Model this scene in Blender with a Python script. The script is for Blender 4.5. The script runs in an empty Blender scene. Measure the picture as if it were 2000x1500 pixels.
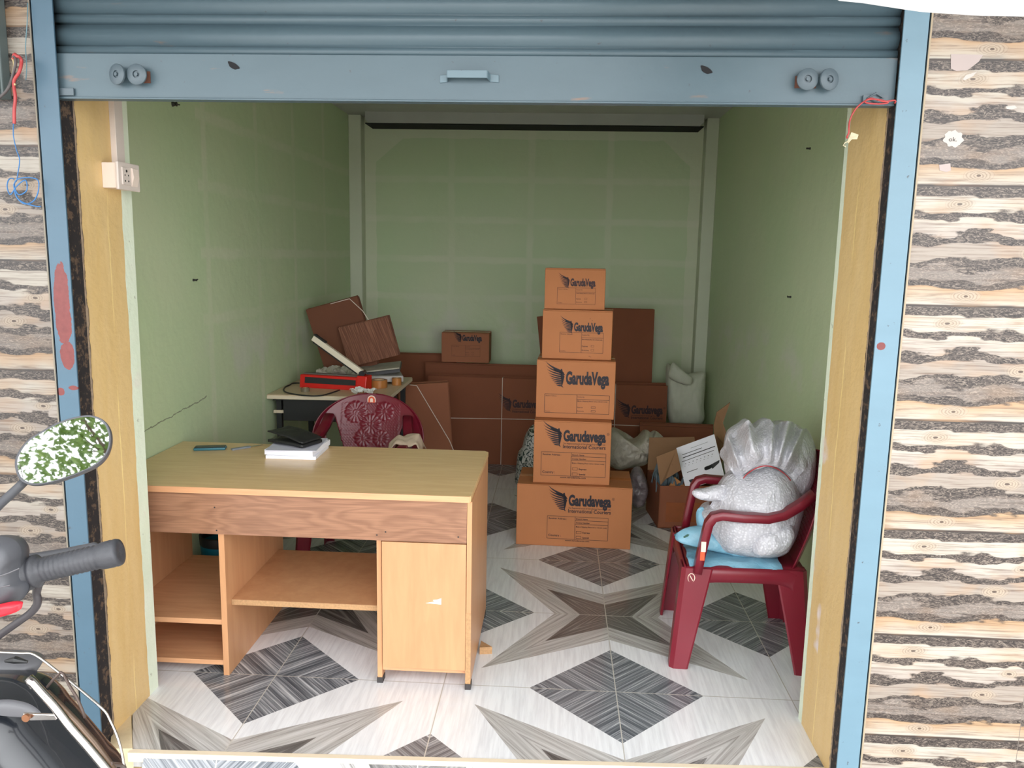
import bpy, bmesh, math, random
from mathutils import Vector, Matrix, noise
R = math.radians
sc = bpy.context.scene
col = sc.collection
random.seed(5)

# ------------------------------------------------------------------ camera
CAM_H = 1.6; FPX = 1575.0
YAW, PIT, ROL = R(3.09), R(9.10), R(1.085)
_f = Vector((-math.sin(YAW)*math.cos(PIT), math.cos(YAW)*math.cos(PIT), -math.sin(PIT)))
_r0 = Vector((math.cos(YAW), math.sin(YAW), 0)); _u0 = _r0.cross(_f)
_r = _r0*math.cos(ROL) + _u0*math.sin(ROL); _u = -_r0*math.sin(ROL) + _u0*math.cos(ROL)
cd = bpy.data.cameras.new('camera'); cam = bpy.data.objects.new('camera', cd); col.objects.link(cam)
cd.sensor_fit = 'HORIZONTAL'; cd.sensor_width = 36.0; cd.lens = FPX/2000*36.0; cd.clip_start = 0.02
M3 = Matrix((_r, _u, -_f)).transposed()
cam.matrix_world = Matrix.Translation((0, 0, CAM_H)) @ M3.to_4x4()
sc.camera = cam

def W(px, py, Y=None, z=None, x=None):
    """measured point of the place: a direction read off the photograph cut with a known plane"""
    d = _r*(px-1000) - _u*(py-750) + _f*FPX
    if Y is not None: t = Y/d.y
    elif z is not None: t = (z-CAM_H)/d.z
    else: t = x/d.x
    return Vector((0, 0, CAM_H)) + d*t

# ------------------------------------------------------------------ light
w = bpy.data.worlds.new('overcast_sky'); sc.world = w; w.use_nodes = True
wn = w.node_tree; wn.nodes.clear()
wo = wn.nodes.new('ShaderNodeOutputWorld'); wb = wn.nodes.new('ShaderNodeBackground')
wg = wn.nodes.new('ShaderNodeTexCoord'); ws = wn.nodes.new('ShaderNodeSeparateXYZ')
wr = wn.nodes.new('ShaderNodeValToRGB')
wn.links.new(wg.outputs['Generated'], ws.inputs[0])
wm = wn.nodes.new('ShaderNodeMath'); wm.operation = 'MULTIPLY'; wm.inputs[1].default_value = -1.0
wn.links.new(ws.outputs['Y'], wm.inputs[0]); wn.links.new(wm.outputs[0], wr.inputs[0])
# overcast sky, brightest over the open street opposite the shops
for p_, v_ in ((0.0, .16), (.5, .26), (.82, .85), (1.0, 1.3)):
    e_ = wr.color_ramp.elements[0] if p_ == 0 else (wr.color_ramp.elements[1] if p_ == 1 else wr.color_ramp.elements.new(p_))
    e_.position = p_; e_.color = (v_*.97, v_*.985, v_, 1)
wb.inputs['Strength'].default_value = 6.2
wn.links.new(wr.outputs[0], wb.inputs[0]); wn.links.new(wb.outputs[0], wo.inputs[0])

# hazy sun from behind the building: it lights the open street, the shop front stays in shade
sd = bpy.data.lights.new('sun', 'SUN'); sd.energy = 6.0; sd.angle = R(6); sd.color = (1, .97, .92)
so_ = bpy.data.objects.new('sun', sd); col.objects.link(so_); so_.rotation_euler = (R(-17), 0, 0)   # shines down and towards -Y

vs = sc.view_settings
vs.view_transform = 'Standard'; vs.look = 'None'; vs.exposure = -0.28; vs.gamma = 1.0
vs.use_curve_mapping = False
sc.cycles.max_bounces = 10; sc.cycles.diffuse_bounces = 7; sc.cycles.glossy_bounces = 4
sc.cycles.use_denoising = True

# ------------------------------------------------------------------ mesh helpers
class MB:
    def __init__(s): s.v = []; s.f = []; s.m = []; s.cm = 0
    def add(s, vs_, fs): 
        o = len(s.v); s.v += [Vector(q) for q in vs_]; s.f += [[i+o for i in q] for q in fs]; s.m += [s.cm]*len(fs); return s
    def box(s, x0, x1, y0, y1, z0, z1, M=None):
        v = [Vector((x, y, z)) for x in (x0, x1) for y in (y0, y1) for z in (z0, z1)]
        if M is not None: v = [M @ q for q in v]
        return s.add(v, [(0,1,3,2),(4,6,7,5),(0,4,5,1),(2,3,7,6),(0,2,6,4),(1,5,7,3)])
    def prism(s, poly, d):
        n = len(poly); d = Vector(d); P = [Vector(p) for p in poly]
        return s.add(P+[p+d for p in P], [list(range(n))[::-1], [n+i for i in range(n)]] + [(i, (i+1)%n, n+(i+1)%n, n+i) for i in range(n)])
    def tube(s, pts, r, n=10, closed=False, rad=None, flat=1.0):
        P = [Vector(p) for p in pts]; k = len(P); rings = []; up = None
        for i, p in enumerate(P):
            a = P[(i-1) % k] if (closed or i > 0) else p
            b = P[(i+1) % k] if (closed or i < k-1) else p
            t = (b-a).normalized() if (b-a).length > 1e-9 else Vector((0,0,1))
            if up is None: up = Vector((0,0,1)) if abs(t.z) < .9 else Vector((0,1,0))
            e = t.cross(up)
            if e.length < 1e-6: e = t.orthogonal()
            e.normalize(); up2 = e.cross(t).normalized(); up = up2
            rr = rad[i] if rad else r
            rings.append([p + e*(rr*math.cos(2*math.pi*j/n)) + up2*(rr*flat*math.sin(2*math.pi*j/n)) for j in range(n)])
        vv = [q for g in rings for q in g]; ff = []
        for i in range(k if closed else k-1):
            for j in range(n):
                ff.append((i*n+j, i*n+(j+1)%n, ((i+1)%k)*n+(j+1)%n, ((i+1)%k)*n+j))
        if not closed: ff += [list(range(n))[::-1], [(k-1)*n+j for j in range(n)]]
        return s.add(vv, ff)
    def lathe(s, prof, M=None, n=32, cap=True):
        vv = []; ff = []
        for r_, z_ in prof:
            for j in range(n):
                q = Vector((r_*math.cos(2*math.pi*j/n), r_*math.sin(2*math.pi*j/n), z_)); vv.append(M @ q if M is not None else q)
        k = len(prof)
        for i in range(k-1):
            for j in range(n): ff.append((i*n+j, i*n+(j+1)%n, (i+1)*n+(j+1)%n, (i+1)*n+j))
        if cap: ff += [list(range(n))[::-1], [(k-1)*n+j for j in range(n)]]
        return s.add(vv, ff)
    def grid(s, fn, nu, nv, keep=None):
        vv = [fn(i/nu, j/nv) for j in range(nv+1) for i in range(nu+1)]
        ff = [(j*(nu+1)+i, j*(nu+1)+i+1, (j+1)*(nu+1)+i+1, (j+1)*(nu+1)+i) for j in range(nv) for i in range(nu) if keep is None or keep((i+.5)/nu, (j+.5)/nv, i, j)]
        return s.add(vv, ff)
    def build(s, name, mat, parent=None, smooth=False, bevel=0, solid=0, sub=0, world=True, angle=None):
        me = bpy.data.meshes.new(name)
        off = parent.location if (parent is not None and world) else Vector((0,0,0))
        pp = parent.parent if parent is not None else None
        if pp is not None and world: off = off + pp.location
        me.from_pydata([tuple(q-off) for q in s.v], [], s.f)
        mats = mat if isinstance(mat, (list, tuple)) else [mat]
        for m_ in mats: me.materials.append(m_)
        if len(mats) > 1:
            for p, mi in zip(me.polygons, s.m): p.material_index = mi
        bm = bmesh.new(); bm.from_mesh(me)
        loose = [q for q in bm.verts if not q.link_faces]
        bmesh.ops.delete(bm, geom=loose, context='VERTS')
        bmesh.ops.recalc_face_normals(bm, faces=bm.faces); bm.to_mesh(me); bm.free()
        o = bpy.data.objects.new(name, me); col.objects.link(o)
        if parent is not None: o.parent = parent
        if solid:
            m_ = o.modifiers.new('solid', 'SOLIDIFY'); m_.thickness = solid; m_.offset = 0
        if bevel:
            m_ = o.modifiers.new('bevel', 'BEVEL'); m_.width = bevel; m_.segments = 2; m_.limit_method = 'ANGLE'; m_.angle_limit = R(40)
        if sub:
            m_ = o.modifiers.new('sub', 'SUBSURF'); m_.levels = sub; m_.render_levels = sub
        if smooth or angle:
            for p in me.polygons: p.use_smooth = True
            if angle:
                try: me.set_sharp_from_angle(angle=R(angle))
                except Exception: pass
        return o

def tag(o, label=None, cat=None, group=None, kind=None):
    if label: o['label'] = label
    if cat: o['category'] = cat
    if group: o['group'] = group
    if kind: o['kind'] = kind
    return o
def thing(name, label, cat, loc=(0,0,0), rz=0, group=None):
    o = bpy.data.objects.new(name, None); col.objects.link(o)
    o.location = loc; o.rotation_euler = (0, 0, rz); o.empty_display_size = .05
    return tag(o, label, cat, group)
def struct(o): o['kind'] = 'structure'; return o
def loc(o): return o.location

# ------------------------------------------------------------------ material helpers
def S(r, g, b):
    def c(v):
        v /= 255.0
        return v/12.92 if v <= .04045 else ((v+.055)/1.055)**2.4
    return (c(r), c(g), c(b), 1)
class NT:
    def __init__(s, name):
        s.mat = bpy.data.materials.new(name); s.mat.use_nodes = True; s.t = s.mat.node_tree
        s.t.nodes.clear(); s.out = s.t.nodes.new('ShaderNodeOutputMaterial'); s.b = s.t.nodes.new('ShaderNodeBsdfPrincipled')
        s.t.links.new(s.b.outputs[0], s.out.inputs[0])
    def n(s, k, **kw):
        q = s.t.nodes.new('ShaderNode'+k)
        for a, v in kw.items(): setattr(q, a, v)
        return q
    def put(s, inp, v):
        if isinstance(v, bpy.types.NodeSocket): s.t.links.new(v, inp)
        elif v is not None: inp.default_value = v
    def m(s, op, a, b=None, c=None):
        q = s.n('Math', operation=op); s.put(q.inputs[0], a); s.put(q.inputs[1], b); s.put(q.inputs[2], c); return q.outputs[0]
    def obj(s):
        return s.n('TexCoord').outputs['Object']
    def xyz(s, v):
        q = s.n('SeparateXYZ'); s.put(q.inputs[0], v); return q.outputs
    def vec(s, x, y, z=0.0):
        q = s.n('CombineXYZ'); s.put(q.inputs[0], x); s.put(q.inputs[1], y); s.put(q.inputs[2], z); return q.outputs[0]
    def scale(s, v, k):
        q = s.n('VectorMath', operation='MULTIPLY'); s.put(q.inputs[0], v); q.inputs[1].default_value = k; return q.outputs[0]
    def noise(s, v, sc_=5, det=4, rough=.55, dist=0):
        q = s.n('TexNoise'); s.put(q.inputs['Vector'], v); q.inputs['Scale'].default_value = sc_
        q.inputs['Detail'].default_value = det; q.inputs['Roughness'].default_value = rough; q.inputs['Distortion'].default_value = dist
        return q.outputs[0]
    def vor(s, v, sc_=5, feat='F1', out='Distance', rnd=1):
        q = s.n('TexVoronoi', feature=feat); s.put(q.inputs['Vector'], v); q.inputs['Scale'].default_value = sc_; q.inputs['Randomness'].default_value = rnd
        return q.outputs[out]
    def mix(s, f, a, b, mode='MIX'):
        q = s.n('Mix', data_type='RGBA', blend_type=mode); s.put(q.inputs[0], f); s.put(q.inputs[6], a); s.put(q.inputs[7], b); return q.outputs[2]
    def ramp(s, v, stops, mode='LINEAR'):
        q = s.n('ValToRGB'); s.put(q.inputs[0], v); cr = q.color_ramp; cr.interpolation = mode
        while len(cr.elements) < len(stops): cr.elements.new(.5)
        for e, (p, c) in zip(cr.elements, stops):
            e.position = p; e.color = c if isinstance(c, tuple) else (c, c, c, 1)
        return q.outputs[0]
    def rng(s, v, a, b, c=0., d=1.):
        q = s.n('MapRange'); s.put(q.inputs[0], v); q.inputs[1].default_value = a; q.inputs[2].default_value = b
        q.inputs[3].default_value = c; q.inputs[4].default_value = d; return q.outputs[0]
    def bump(s, h, st=.3, d=.01):
        q = s.n('Bump'); q.inputs['Strength'].default_value = st; q.inputs['Distance'].default_value = d; s.put(q.inputs['Height'], h)
        s.t.links.new(q.outputs[0], s.b.inputs['Normal'])
    def fin(s, color, rough=.6, metal=0, spec=None, **kw):
        s.put(s.b.inputs['Base Color'], color); s.put(s.b.inputs['Roughness'], rough); s.b.inputs['Metallic'].default_value = metal
        if spec is not None: s.b.inputs['Specular IOR Level'].default_value = spec
        for k, v in kw.items(): s.put(s.b.inputs[k.replace('_', ' ')], v)
        return s.mat
    def line(s, c, at, wd):   # soft line mask
        return s.rng(s.m('ABSOLUTE', s.m('SUBTRACT', c, at)), wd*.5, wd, 1., 0.)
def simple(name, c, rough=.5, metal=0, var=.08, sc_=20, bump=0, bs=60, spec=None, **kw):
    N = NT(name); o = N.obj(); nz = N.noise(o, sc_)
    dk = tuple(q*(1-var*2.0) for q in c[:3])+(1,); lt = tuple(min(1, q*(1+var)) for q in c[:3])+(1,)
    if bump: N.bump(N.noise(o, bs), bump, .003)
    return N.fin(N.mix(nz, dk, lt), rough, metal, spec, **kw)

# floor tiles: a four pointed star, grey diamonds on the tile edges, white corners
def floor_tile(name, ox, oy, T=.645):
    N = NT(name); o = N.xyz(N.obj())
    px = N.m('DIVIDE', N.m('SUBTRACT', o[0], ox), T); py = N.m('DIVIDE', N.m('SUBTRACT', o[1], oy), T)
    a = N.m('PINGPONG', px, 1.); b = N.m('PINGPONG', py, 1.)
    mx = N.m('MAXIMUM', a, b); mn = N.m('MINIMUM', a, b)
    light = N.m('LESS_THAN', mx, N.m('MULTIPLY_ADD', mn, .55, .36))
    dark = N.m('LESS_THAN', mx, N.m('MULTIPLY_ADD', mn, .571, .18))
    # diamonds, centres at (1,0) and (0,1): distance measured from the nearer one
    d1 = N.m('ADD', N.m('SUBTRACT', 1., mx), mn); dia = N.m('LESS_THAN', d1, .5)
    q1 = N.m('SUBTRACT', N.m('SUBTRACT', 1., mx), mn)         # constant along rays at 45 degrees
    q2 = N.m('ADD', N.m('SUBTRACT', 1., mx), mn)
    s1 = N.noise(N.vec(N.m('MULTIPLY', q1, 60.), N.m('MULTIPLY', q2, .9), N.m('MULTIPLY', N.m('FLOOR', N.m('ADD', px, .5)), 3.7)), 1., 3, .7)
    sd = N.ramp(s1, [(.28, S(60, 66, 74)), (.45, S(100, 105, 112)), (.57, S(142, 146, 152)), (.68, S(204, 207, 212))])
    s2 = N.noise(N.vec(N.m('MULTIPLY', N.m('SUBTRACT', mx, N.m('MULTIPLY', mn, .75)), 50.), N.m('MULTIPLY', N.m('ADD', a, b), .8), N.m('FLOOR', px)), 1., 4, .7)
    sl = N.ramp(s2, [(.3, S(112, 108, 104)), (.45, S(172, 170, 168)), (.6, S(196, 195, 194)), (.72, S(222, 222, 222))])
    sk = N.ramp(s2, [(.3, S(62, 60, 60)), (.5, S(104, 101, 100)), (.7, S(150, 148, 146))])
    s3 = N.noise(N.vec(N.m('MULTIPLY', px, 45.), N.m('MULTIPLY', py, 3.)), 1., 3, .6)
    sw = N.ramp(s3, [(.3, S(218, 220, 225)), (.6, S(236, 239, 243))])
    c = N.mix(light, sw, sl); c = N.mix(dark, c, sk); c = N.mix(dia, c, sd)
    g = N.m('MINIMUM', N.m('MINIMUM', a, N.m('SUBTRACT', 1., a)), N.m('MINIMUM', b, N.m('SUBTRACT', 1., b)))
    c = N.mix(N.m('LESS_THAN', g, .0030), c, S(188, 186, 180))
    N.b.inputs['Coat Weight'].default_value = .3; N.b.inputs['Coat Roughness'].default_value = .08
    return N.fin(c, .22)

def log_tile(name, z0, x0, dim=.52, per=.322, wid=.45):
    N = NT(name); o = N.xyz(N.obj())
    u = o[0]; tcol = N.m('FLOOR', N.m('DIVIDE', N.m('SUBTRACT', u, x0), wid))
    ul = N.m('SUBTRACT', N.m('SUBTRACT', u, x0), N.m('MULTIPLY', tcol, wid))
    v = N.m('DIVIDE', N.m('SUBTRACT', z0, o[2]), per)
    row = N.m('FLOOR', v); vf = N.m('SUBTRACT', v, row)
    edge = N.m('MULTIPLY', N.m('MULTIPLY', vf, N.m('SUBTRACT', 1., vf)), 4.)
    wob = N.noise(N.vec(N.m('MULTIPLY', ul, 8.), N.m('MULTIPLY', vf, 9.), N.m('MULTIPLY', tcol, 3.1)), 1., 2, .5)
    wob2 = N.noise(N.vec(N.m('MULTIPLY', ul, 45.), N.m('MULTIPLY', vf, 14.)), 1., 3, .6)
    ww = N.m('ADD', vf, N.m('MULTIPLY', edge, N.m('ADD', N.m('MULTIPLY', N.m('SUBTRACT', wob, .5), .32), N.m('MULTIPLY', N.m('SUBTRACT', wob2, .5), .035))))
    D = S(62, 52, 50); B = S(96, 84, 80); P = S(232, 222, 206); Q = S(214, 200, 188); O = S(222, 182, 138); G = S(200, 186, 172)
    st = [(0., D), (.018, D), (.024, B), (.075, B), (.085, P), (.205, P), (.218, B), (.262, B), (.274, P), (.385, Q), (.395, D), (.415, B), (.475, B), (.488, G), (.60, G),
          (.61, D), (.655, B), (.67, Q), (.775, Q), (.785, D), (.83, D), (.842, O), (.98, P), (.99, D)]
    c = N.ramp(ww, st)
    k0, k1 = 0., 1.
    mk = N.ramp(ww, [(0., 1.), (.075, 1.), (.085, 0.), (.205, 0.), (.218, 1.), (.262, 1.), (.274, 0.), (.385, 0.), (.395, 1.), (.475, 1.), (.488, 0.), (.60, 0.), (.61, 1.), (.665, .9), (.68, .45), (.775, .45), (.785, .7), (.83, .8), (.842, 0.), (1., 0.)])
    # bark: crackle of light curls on dark
    uv = N.vec(N.m('MULTIPLY', u, .6), N.m('MULTIPLY', o[2], 2.0))
    wv = N.noise(uv, 58, 4, .68, 3.5)
    bark = N.ramp(wv, [(.36, S(46, 38, 36)), (.47, S(84, 72, 68)), (.53, S(128, 114, 106)), (.60, S(188, 172, 156))])
    ed = N.vor(uv, 42, 'DISTANCE_TO_EDGE'); bark = N.mix(N.rng(ed, .0, .06, .55, 0.), bark, S(50, 42, 40))
    # wood: thin grain streaks
    gr = N.noise(N.vec(N.m('MULTIPLY', u, 5.), N.m('MULTIPLY', o[2], 150.)), 1., 5, .65, .6)
    wood = N.mix(N.rng(gr, .47, .68, 0., .70), c, S(112, 76, 56)); 
    big = N.noise(N.vec(N.m('MULTIPLY', u, 6.), N.m('MULTIPLY', row, 1.7), N.m('MULTIPLY', vf, 4.)), 1., 2)
    wood = N.mix(N.rng(big, .5, .68, 0., .45), wood, S(224, 176, 128))
    for (ku, kv, kr) in ((.12, .145, .034), (.33, .545, .036), (.16, .91, .036), (.40, .33, .026)):
        dx = N.m('DIVIDE', N.m('SUBTRACT', ul, ku), 2.1); dy = N.m('MULTIPLY', N.m('SUBTRACT', vf, kv), per)
        d = N.m('ADD', N.m('SQRT', N.m('ADD', N.m('MULTIPLY', dx, dx), N.m('MULTIPLY', dy, dy))), N.m('MULTIPLY', N.m('SUBTRACT', wob2, .5), .006))
        ring = N.m('MULTIPLY_ADD', N.m('SINE', N.m('ADD', N.m('MULTIPLY', d, 1600.), N.m('MULTIPLY', wob2, 6.))), .5, .5)
        kc = N.mix(N.m('MULTIPLY', N.m('POWER', ring, 3.), .6), S(220, 200, 176), S(128, 98, 78))
        kc = N.mix(N.m('LESS_THAN', d, .0035), kc, S(92, 70, 58))
        f = N.rng(d, kr*.62, kr*.35)
        wood = N.mix(N.m('MULTIPLY', f, .85), wood, kc)
    c2 = N.mix(mk, wood, N.mix(.45, bark, c, 'MULTIPLY')); c2 = N.mix(N.m('MULTIPLY', mk, .6), c2, bark)
    c2 = N.mix(N.m('LESS_THAN', vf, .006), c2, S(90, 82, 76))
    c2 = N.mix(N.m('LESS_THAN', ul, .0018), c2, S(150, 140, 130))
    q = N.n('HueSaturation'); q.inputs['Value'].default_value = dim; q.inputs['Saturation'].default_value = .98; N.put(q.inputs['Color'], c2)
    return N.fin(q.outputs[0], .42)

def painted_wall(name, ax, vl, hl, border=None, crack=None, base=(.50, .63, .385, 1)):
    N = NT(name); ob = N.obj(); o = N.xyz(ob); h = o[ax]; z = o[2]
    big = N.noise(ob, 1.3, 3); c = N.mix(N.rng(big, .3, .7), base, (base[0]*1.10, base[1]*1.0, base[2]*1.08, 1))
    jit = N.m('MULTIPLY', N.m('SUBTRACT', N.noise(ob, 6, 3), .5), .035)
    hj = N.m('ADD', h, jit); zj = N.m('ADD', z, jit)
    m_ = None
    for q in vl:
        l = N.line(hj, q, .034); m_ = l if m_ is None else N.m('MAXIMUM', m_, l)
    for q in hl:
        l = N.line(zj, q, .034); m_ = l if m_ is None else N.m('MAXIMUM', m_, l)
    cut = None
    if border:
        x0, x1, zt = border
        b = N.m('MAXIMUM', N.m('LESS_THAN', hj, x0), N.m('GREATER_THAN', hj, x1)); b = N.m('MAXIMUM', b, N.m('GREATER_THAN', zj, zt))
        k = N.m('SUBTRACT', N.m('ADD', N.m('MULTIPLY', N.m('ABSOLUTE', N.m('SUBTRACT', hj, (x0+x1)/2)), .85), zj), 0.)
        b = N.m('MAXIMUM', b, N.m('GREATER_THAN', k, zt+(x1-x0)*.5*.85-.19))
        cut = b
    putty = (.70, .70, .56, 1)
    if m_ is not None:
        fade = N.rng(N.noise(ob, 2.1, 2), .35, .6, .25, .85)
        ins = N.m('MULTIPLY', m_, fade)
        if ax == 1: ins = N.m('MULTIPLY', ins, N.m('GREATER_THAN', h, 3.72))
        c = N.mix(N.m('MULTIPLY', ins, .5), c, putty)
    if cut is not None: c = N.mix(N.m('MULTIPLY', cut, .5), c, putty)
    if ax == 1:   # patched plaster above the desk
        pf = N.m('MULTIPLY', N.rng(N.noise(ob, 4, 4), .48, .62), N.m('MULTIPLY', N.rng(z, .85, 1.0), N.rng(z, 1.25, 1.1)))
        pf = N.m('MULTIPLY', pf, N.rng(h, 3.6, 3.9)); c = N.mix(N.m('MULTIPLY', pf, .5), c, (.62, .62, .56, 1))
    if ax == 0:
        pf = N.m('MULTIPLY', N.rng(N.noise(ob, 3, 4), .42, .6), N.m('MULTIPLY', N.rng(z, .75, .9), N.rng(z, 1.35, 1.0)))
        c = N.mix(N.m('MULTIPLY', pf, .6), c, (.62, .60, .54, 1))
    if crack:
        y0, z0_, y1, z1_ = crack; sl = (z1_-z0_)/(y1-y0)
        zz = N.m('SUBTRACT', z, N.m('ADD', N.m('MULTIPLY', N.m('SUBTRACT', h, y0), sl), z0_))
        zz = N.m('ADD', zz, N.m('MULTIPLY', N.m('SUBTRACT', N.noise(ob, 20, 4), .5), .03))
        l = N.rng(N.m('ABSOLUTE', zz), .0012, .0035, 1., 0.)
        l = N.m('MULTIPLY', l, N.m('MULTIPLY', N.m('GREATER_THAN', h, y0), N.m('LESS_THAN', h, y1)))
        c = N.mix(N.m('MULTIPLY', l, .8), c, (.12, .12, .09, 1))
    N.bump(N.noise(ob, 9, 5), .25, .02)
    return N.fin(c, .55)

def steel_paint(name, c, chips=0.0, rust=.0, sc_=3, zone=None):
    N = NT(name); ob = N.obj(); o = N.xyz(ob)
    n1 = N.noise(N.scale(ob, (1, 1, 3)), 2.2, 5); cc = N.mix(n1, tuple(q*.82 for q in c[:3])+(1,), tuple(q*1.12 for q in c[:3])+(1,))
    sp = N.noise(ob, 55, 3, .6); cc = N.mix(N.rng(sp, .70, .76, 0., .8), cc, (.05, .05, .055, 1))
    if rust: 
        rn = N.noise(N.scale(ob, (1, 1, 6)), 5, 5, .6); cc = N.mix(N.rng(rn, .66, .78, 0., rust), cc, (.26, .13, .06, 1))
    if zone:   # peeled patches showing the red primer, each an irregular island
        e = N.m('MULTIPLY', N.m('SUBTRACT', N.noise(ob, 34, 5, .7), .5), 1.5)
        e2 = N.m('MULTIPLY', N.m('SUBTRACT', N.noise(ob, 11, 2, .5), .5), 1.5)
        for (zx, zz, rx, rz) in zone:
            dx = N.m('DIVIDE', N.m('SUBTRACT', o[0], zx), rx); dz = N.m('DIVIDE', N.m('SUBTRACT', o[2], zz), rz)
            d = N.m('ADD', N.m('MULTIPLY', dx, dx), N.m('MULTIPLY', dz, dz))
            d = N.m('ADD', N.m('ADD', d, e), e2)
            cc = N.mix(N.m('LESS_THAN', d, 1.), cc, N.mix(N.noise(ob, 60), S(92, 34, 32), S(124, 54, 52)))
    N.bump(N.noise(ob, 14, 4), .12, .01)
    return N.fin(cc, .42)

def wood_lam(name, c1, c2, ax=0, sc_=2.0, rough=.38, str_=1.0):
    N = NT(name); ob = N.obj(); k = [9, 9, 9]; k[ax] = 1
    n1 = N.noise(N.scale(ob, tuple(k)), sc_*2, 6, .6, .4*str_)
    return N.fin(N.mix(N.rng(n1, .32, .68), c1, c2), rough)
def walnut(name):
    N = NT(name); ob = N.obj(); o = N.xyz(ob)
    wv = N.noise(N.vec(N.m('MULTIPLY', o[0], 1.6), N.m('MULTIPLY', o[2], 9.)), 1., 3, .5, .6)
    rg = N.m('MULTIPLY_ADD', N.m('SINE', N.m('MULTIPLY', wv, 62.)), .5, .5)
    fine = N.noise(N.vec(N.m('MULTIPLY', o[0], 5.), N.m('MULTIPLY', o[2], 260.)), 1., 4, .6)
    c = N.mix(N.m('MULTIPLY', rg, .42), S(158, 116, 90), S(112, 76, 56)); c = N.mix(N.rng(fine, .4, .7, 0., .5), c, S(104, 68, 50))
    return N.fin(c, .38)
def cardboard(name, c, amt=1.0, rough=.72):
    N = NT(name); ob = N.obj()
    n1 = N.noise(ob, 3.5, 4); n2 = N.noise(N.scale(ob, (60, 60, 4)), 3, 2)
    cc = N.mix(n1, tuple(q*(1-.16*amt) for q in c[:3])+(1,), tuple(min(1, q*(1+.12*amt)) for q in c[:3])+(1,))
    N.bump(n2, .10, .003)
    return N.fin(cc, rough, Specular_IOR_Level=.25)
def bag_mat(name, c, c2, sc_=9, rough=.45, tr=.0, weave=0):
    N = NT(name); ob = N.obj(); n1 = N.noise(ob, sc_, 5, .6, .6)
    h = n1
    if weave:
        q = N.n('TexWave', bands_direction='X'); N.put(q.inputs[0], ob); q.inputs['Scale'].default_value = weave; h = N.m('ADD', n1, N.m('MULTIPLY', q.outputs[1], .05))
    N.bump(h, .7, .012)
    return N.fin(N.mix(N.rng(n1, .3, .7), c, c2), rough, Transmission_Weight=tr)

# ------------------------------------------------------------------ the setting
XL, XR, YB, CEIL = -1.665, 1.195, 6.57, 2.655
JL, JR = -1.433, .893
m_floor = floor_tile('floor_tile', .258, 3.449)
m_left = painted_wall('green_paint_left', 1, (3.80, 4.46, 5.09, 5.75), (2.21, 1.89, 1.58, 1.265), crack=(3.05, .86, 3.72, .90))
m_right = painted_wall('green_paint_right', 1, (), ())
m_back = painted_wall('green_paint_back', 0, (-.867, -.231, .391), (2.186, 1.87, 1.555, 1.25, .94), border=(-1.477, 1.013, 2.50))
m_pil = simple('pilaster_paint', (.60, .64, .50, 1), .6, var=.05, sc_=4)
m_ceil = simple('ceiling_concrete', (.52, .52, .50, 1), .8, var=.08, sc_=6, bump=.2, bs=20)
m_blue = steel_paint('blue_steel_paint_shaded', S(68, 96, 114), zone=[(W(124, 598, 2.29).x, W(124, 598, 2.29).z, .024, .120), (W(134, 692, 2.29).x, W(134, 692, 2.29).z, .021, .040),
    (W(122, 765, 2.29).x, W(122, 765, 2.29).z, .012, .012), (W(147, 757, 2.29).x, W(147, 757, 2.29).z, .016, .007)])  # same blue as the right rail, darkened for the weaker light here
m_blue2 = steel_paint('blue_steel_paint_lit', S(104, 134, 150), zone=[(W(1719, 676, 2.29).x, W(1719, 676, 2.29).z, .013, .011)])  # lighter copy of the rail blue, the brighter right side painted in
m_shut = steel_paint('shutter_paint', S(74, 93, 102), rust=.75)
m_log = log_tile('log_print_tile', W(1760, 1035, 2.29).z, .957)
m_log2 = log_tile('log_print_tile_shaded', W(60, 928, 2.29).z, -1.476-.45*3, .36)  # same tile, its colour dimmed for the weaker light on the left
m_street = simple('street_concrete', (.62, .60, .57, 1), .85, var=.12, sc_=3, bump=.3)
m_shade_grime = NT('shaded_grimy_channel'); _o = m_shade_grime.obj()
m_shade_grime = m_shade_grime.fin(m_shade_grime.mix(m_shade_grime.rng(m_shade_grime.noise(_o, 45, 4, .7), .52, .62), (.016, .013, .014, 1), (.11, .07, .045, 1)), .9)  # near black holds the channel's shadow as well as grease
m_plast = simple('broken_plaster', S(150, 130, 108), .9, var=.35, sc_=60, bump=.6, bs=90)
m_gap_shadow = simple('gap_shadow', (.01, .01, .01, 1), .9)
m_strip = simple('threshold_strip', S(226, 212, 188), .5, var=.05)

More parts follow.
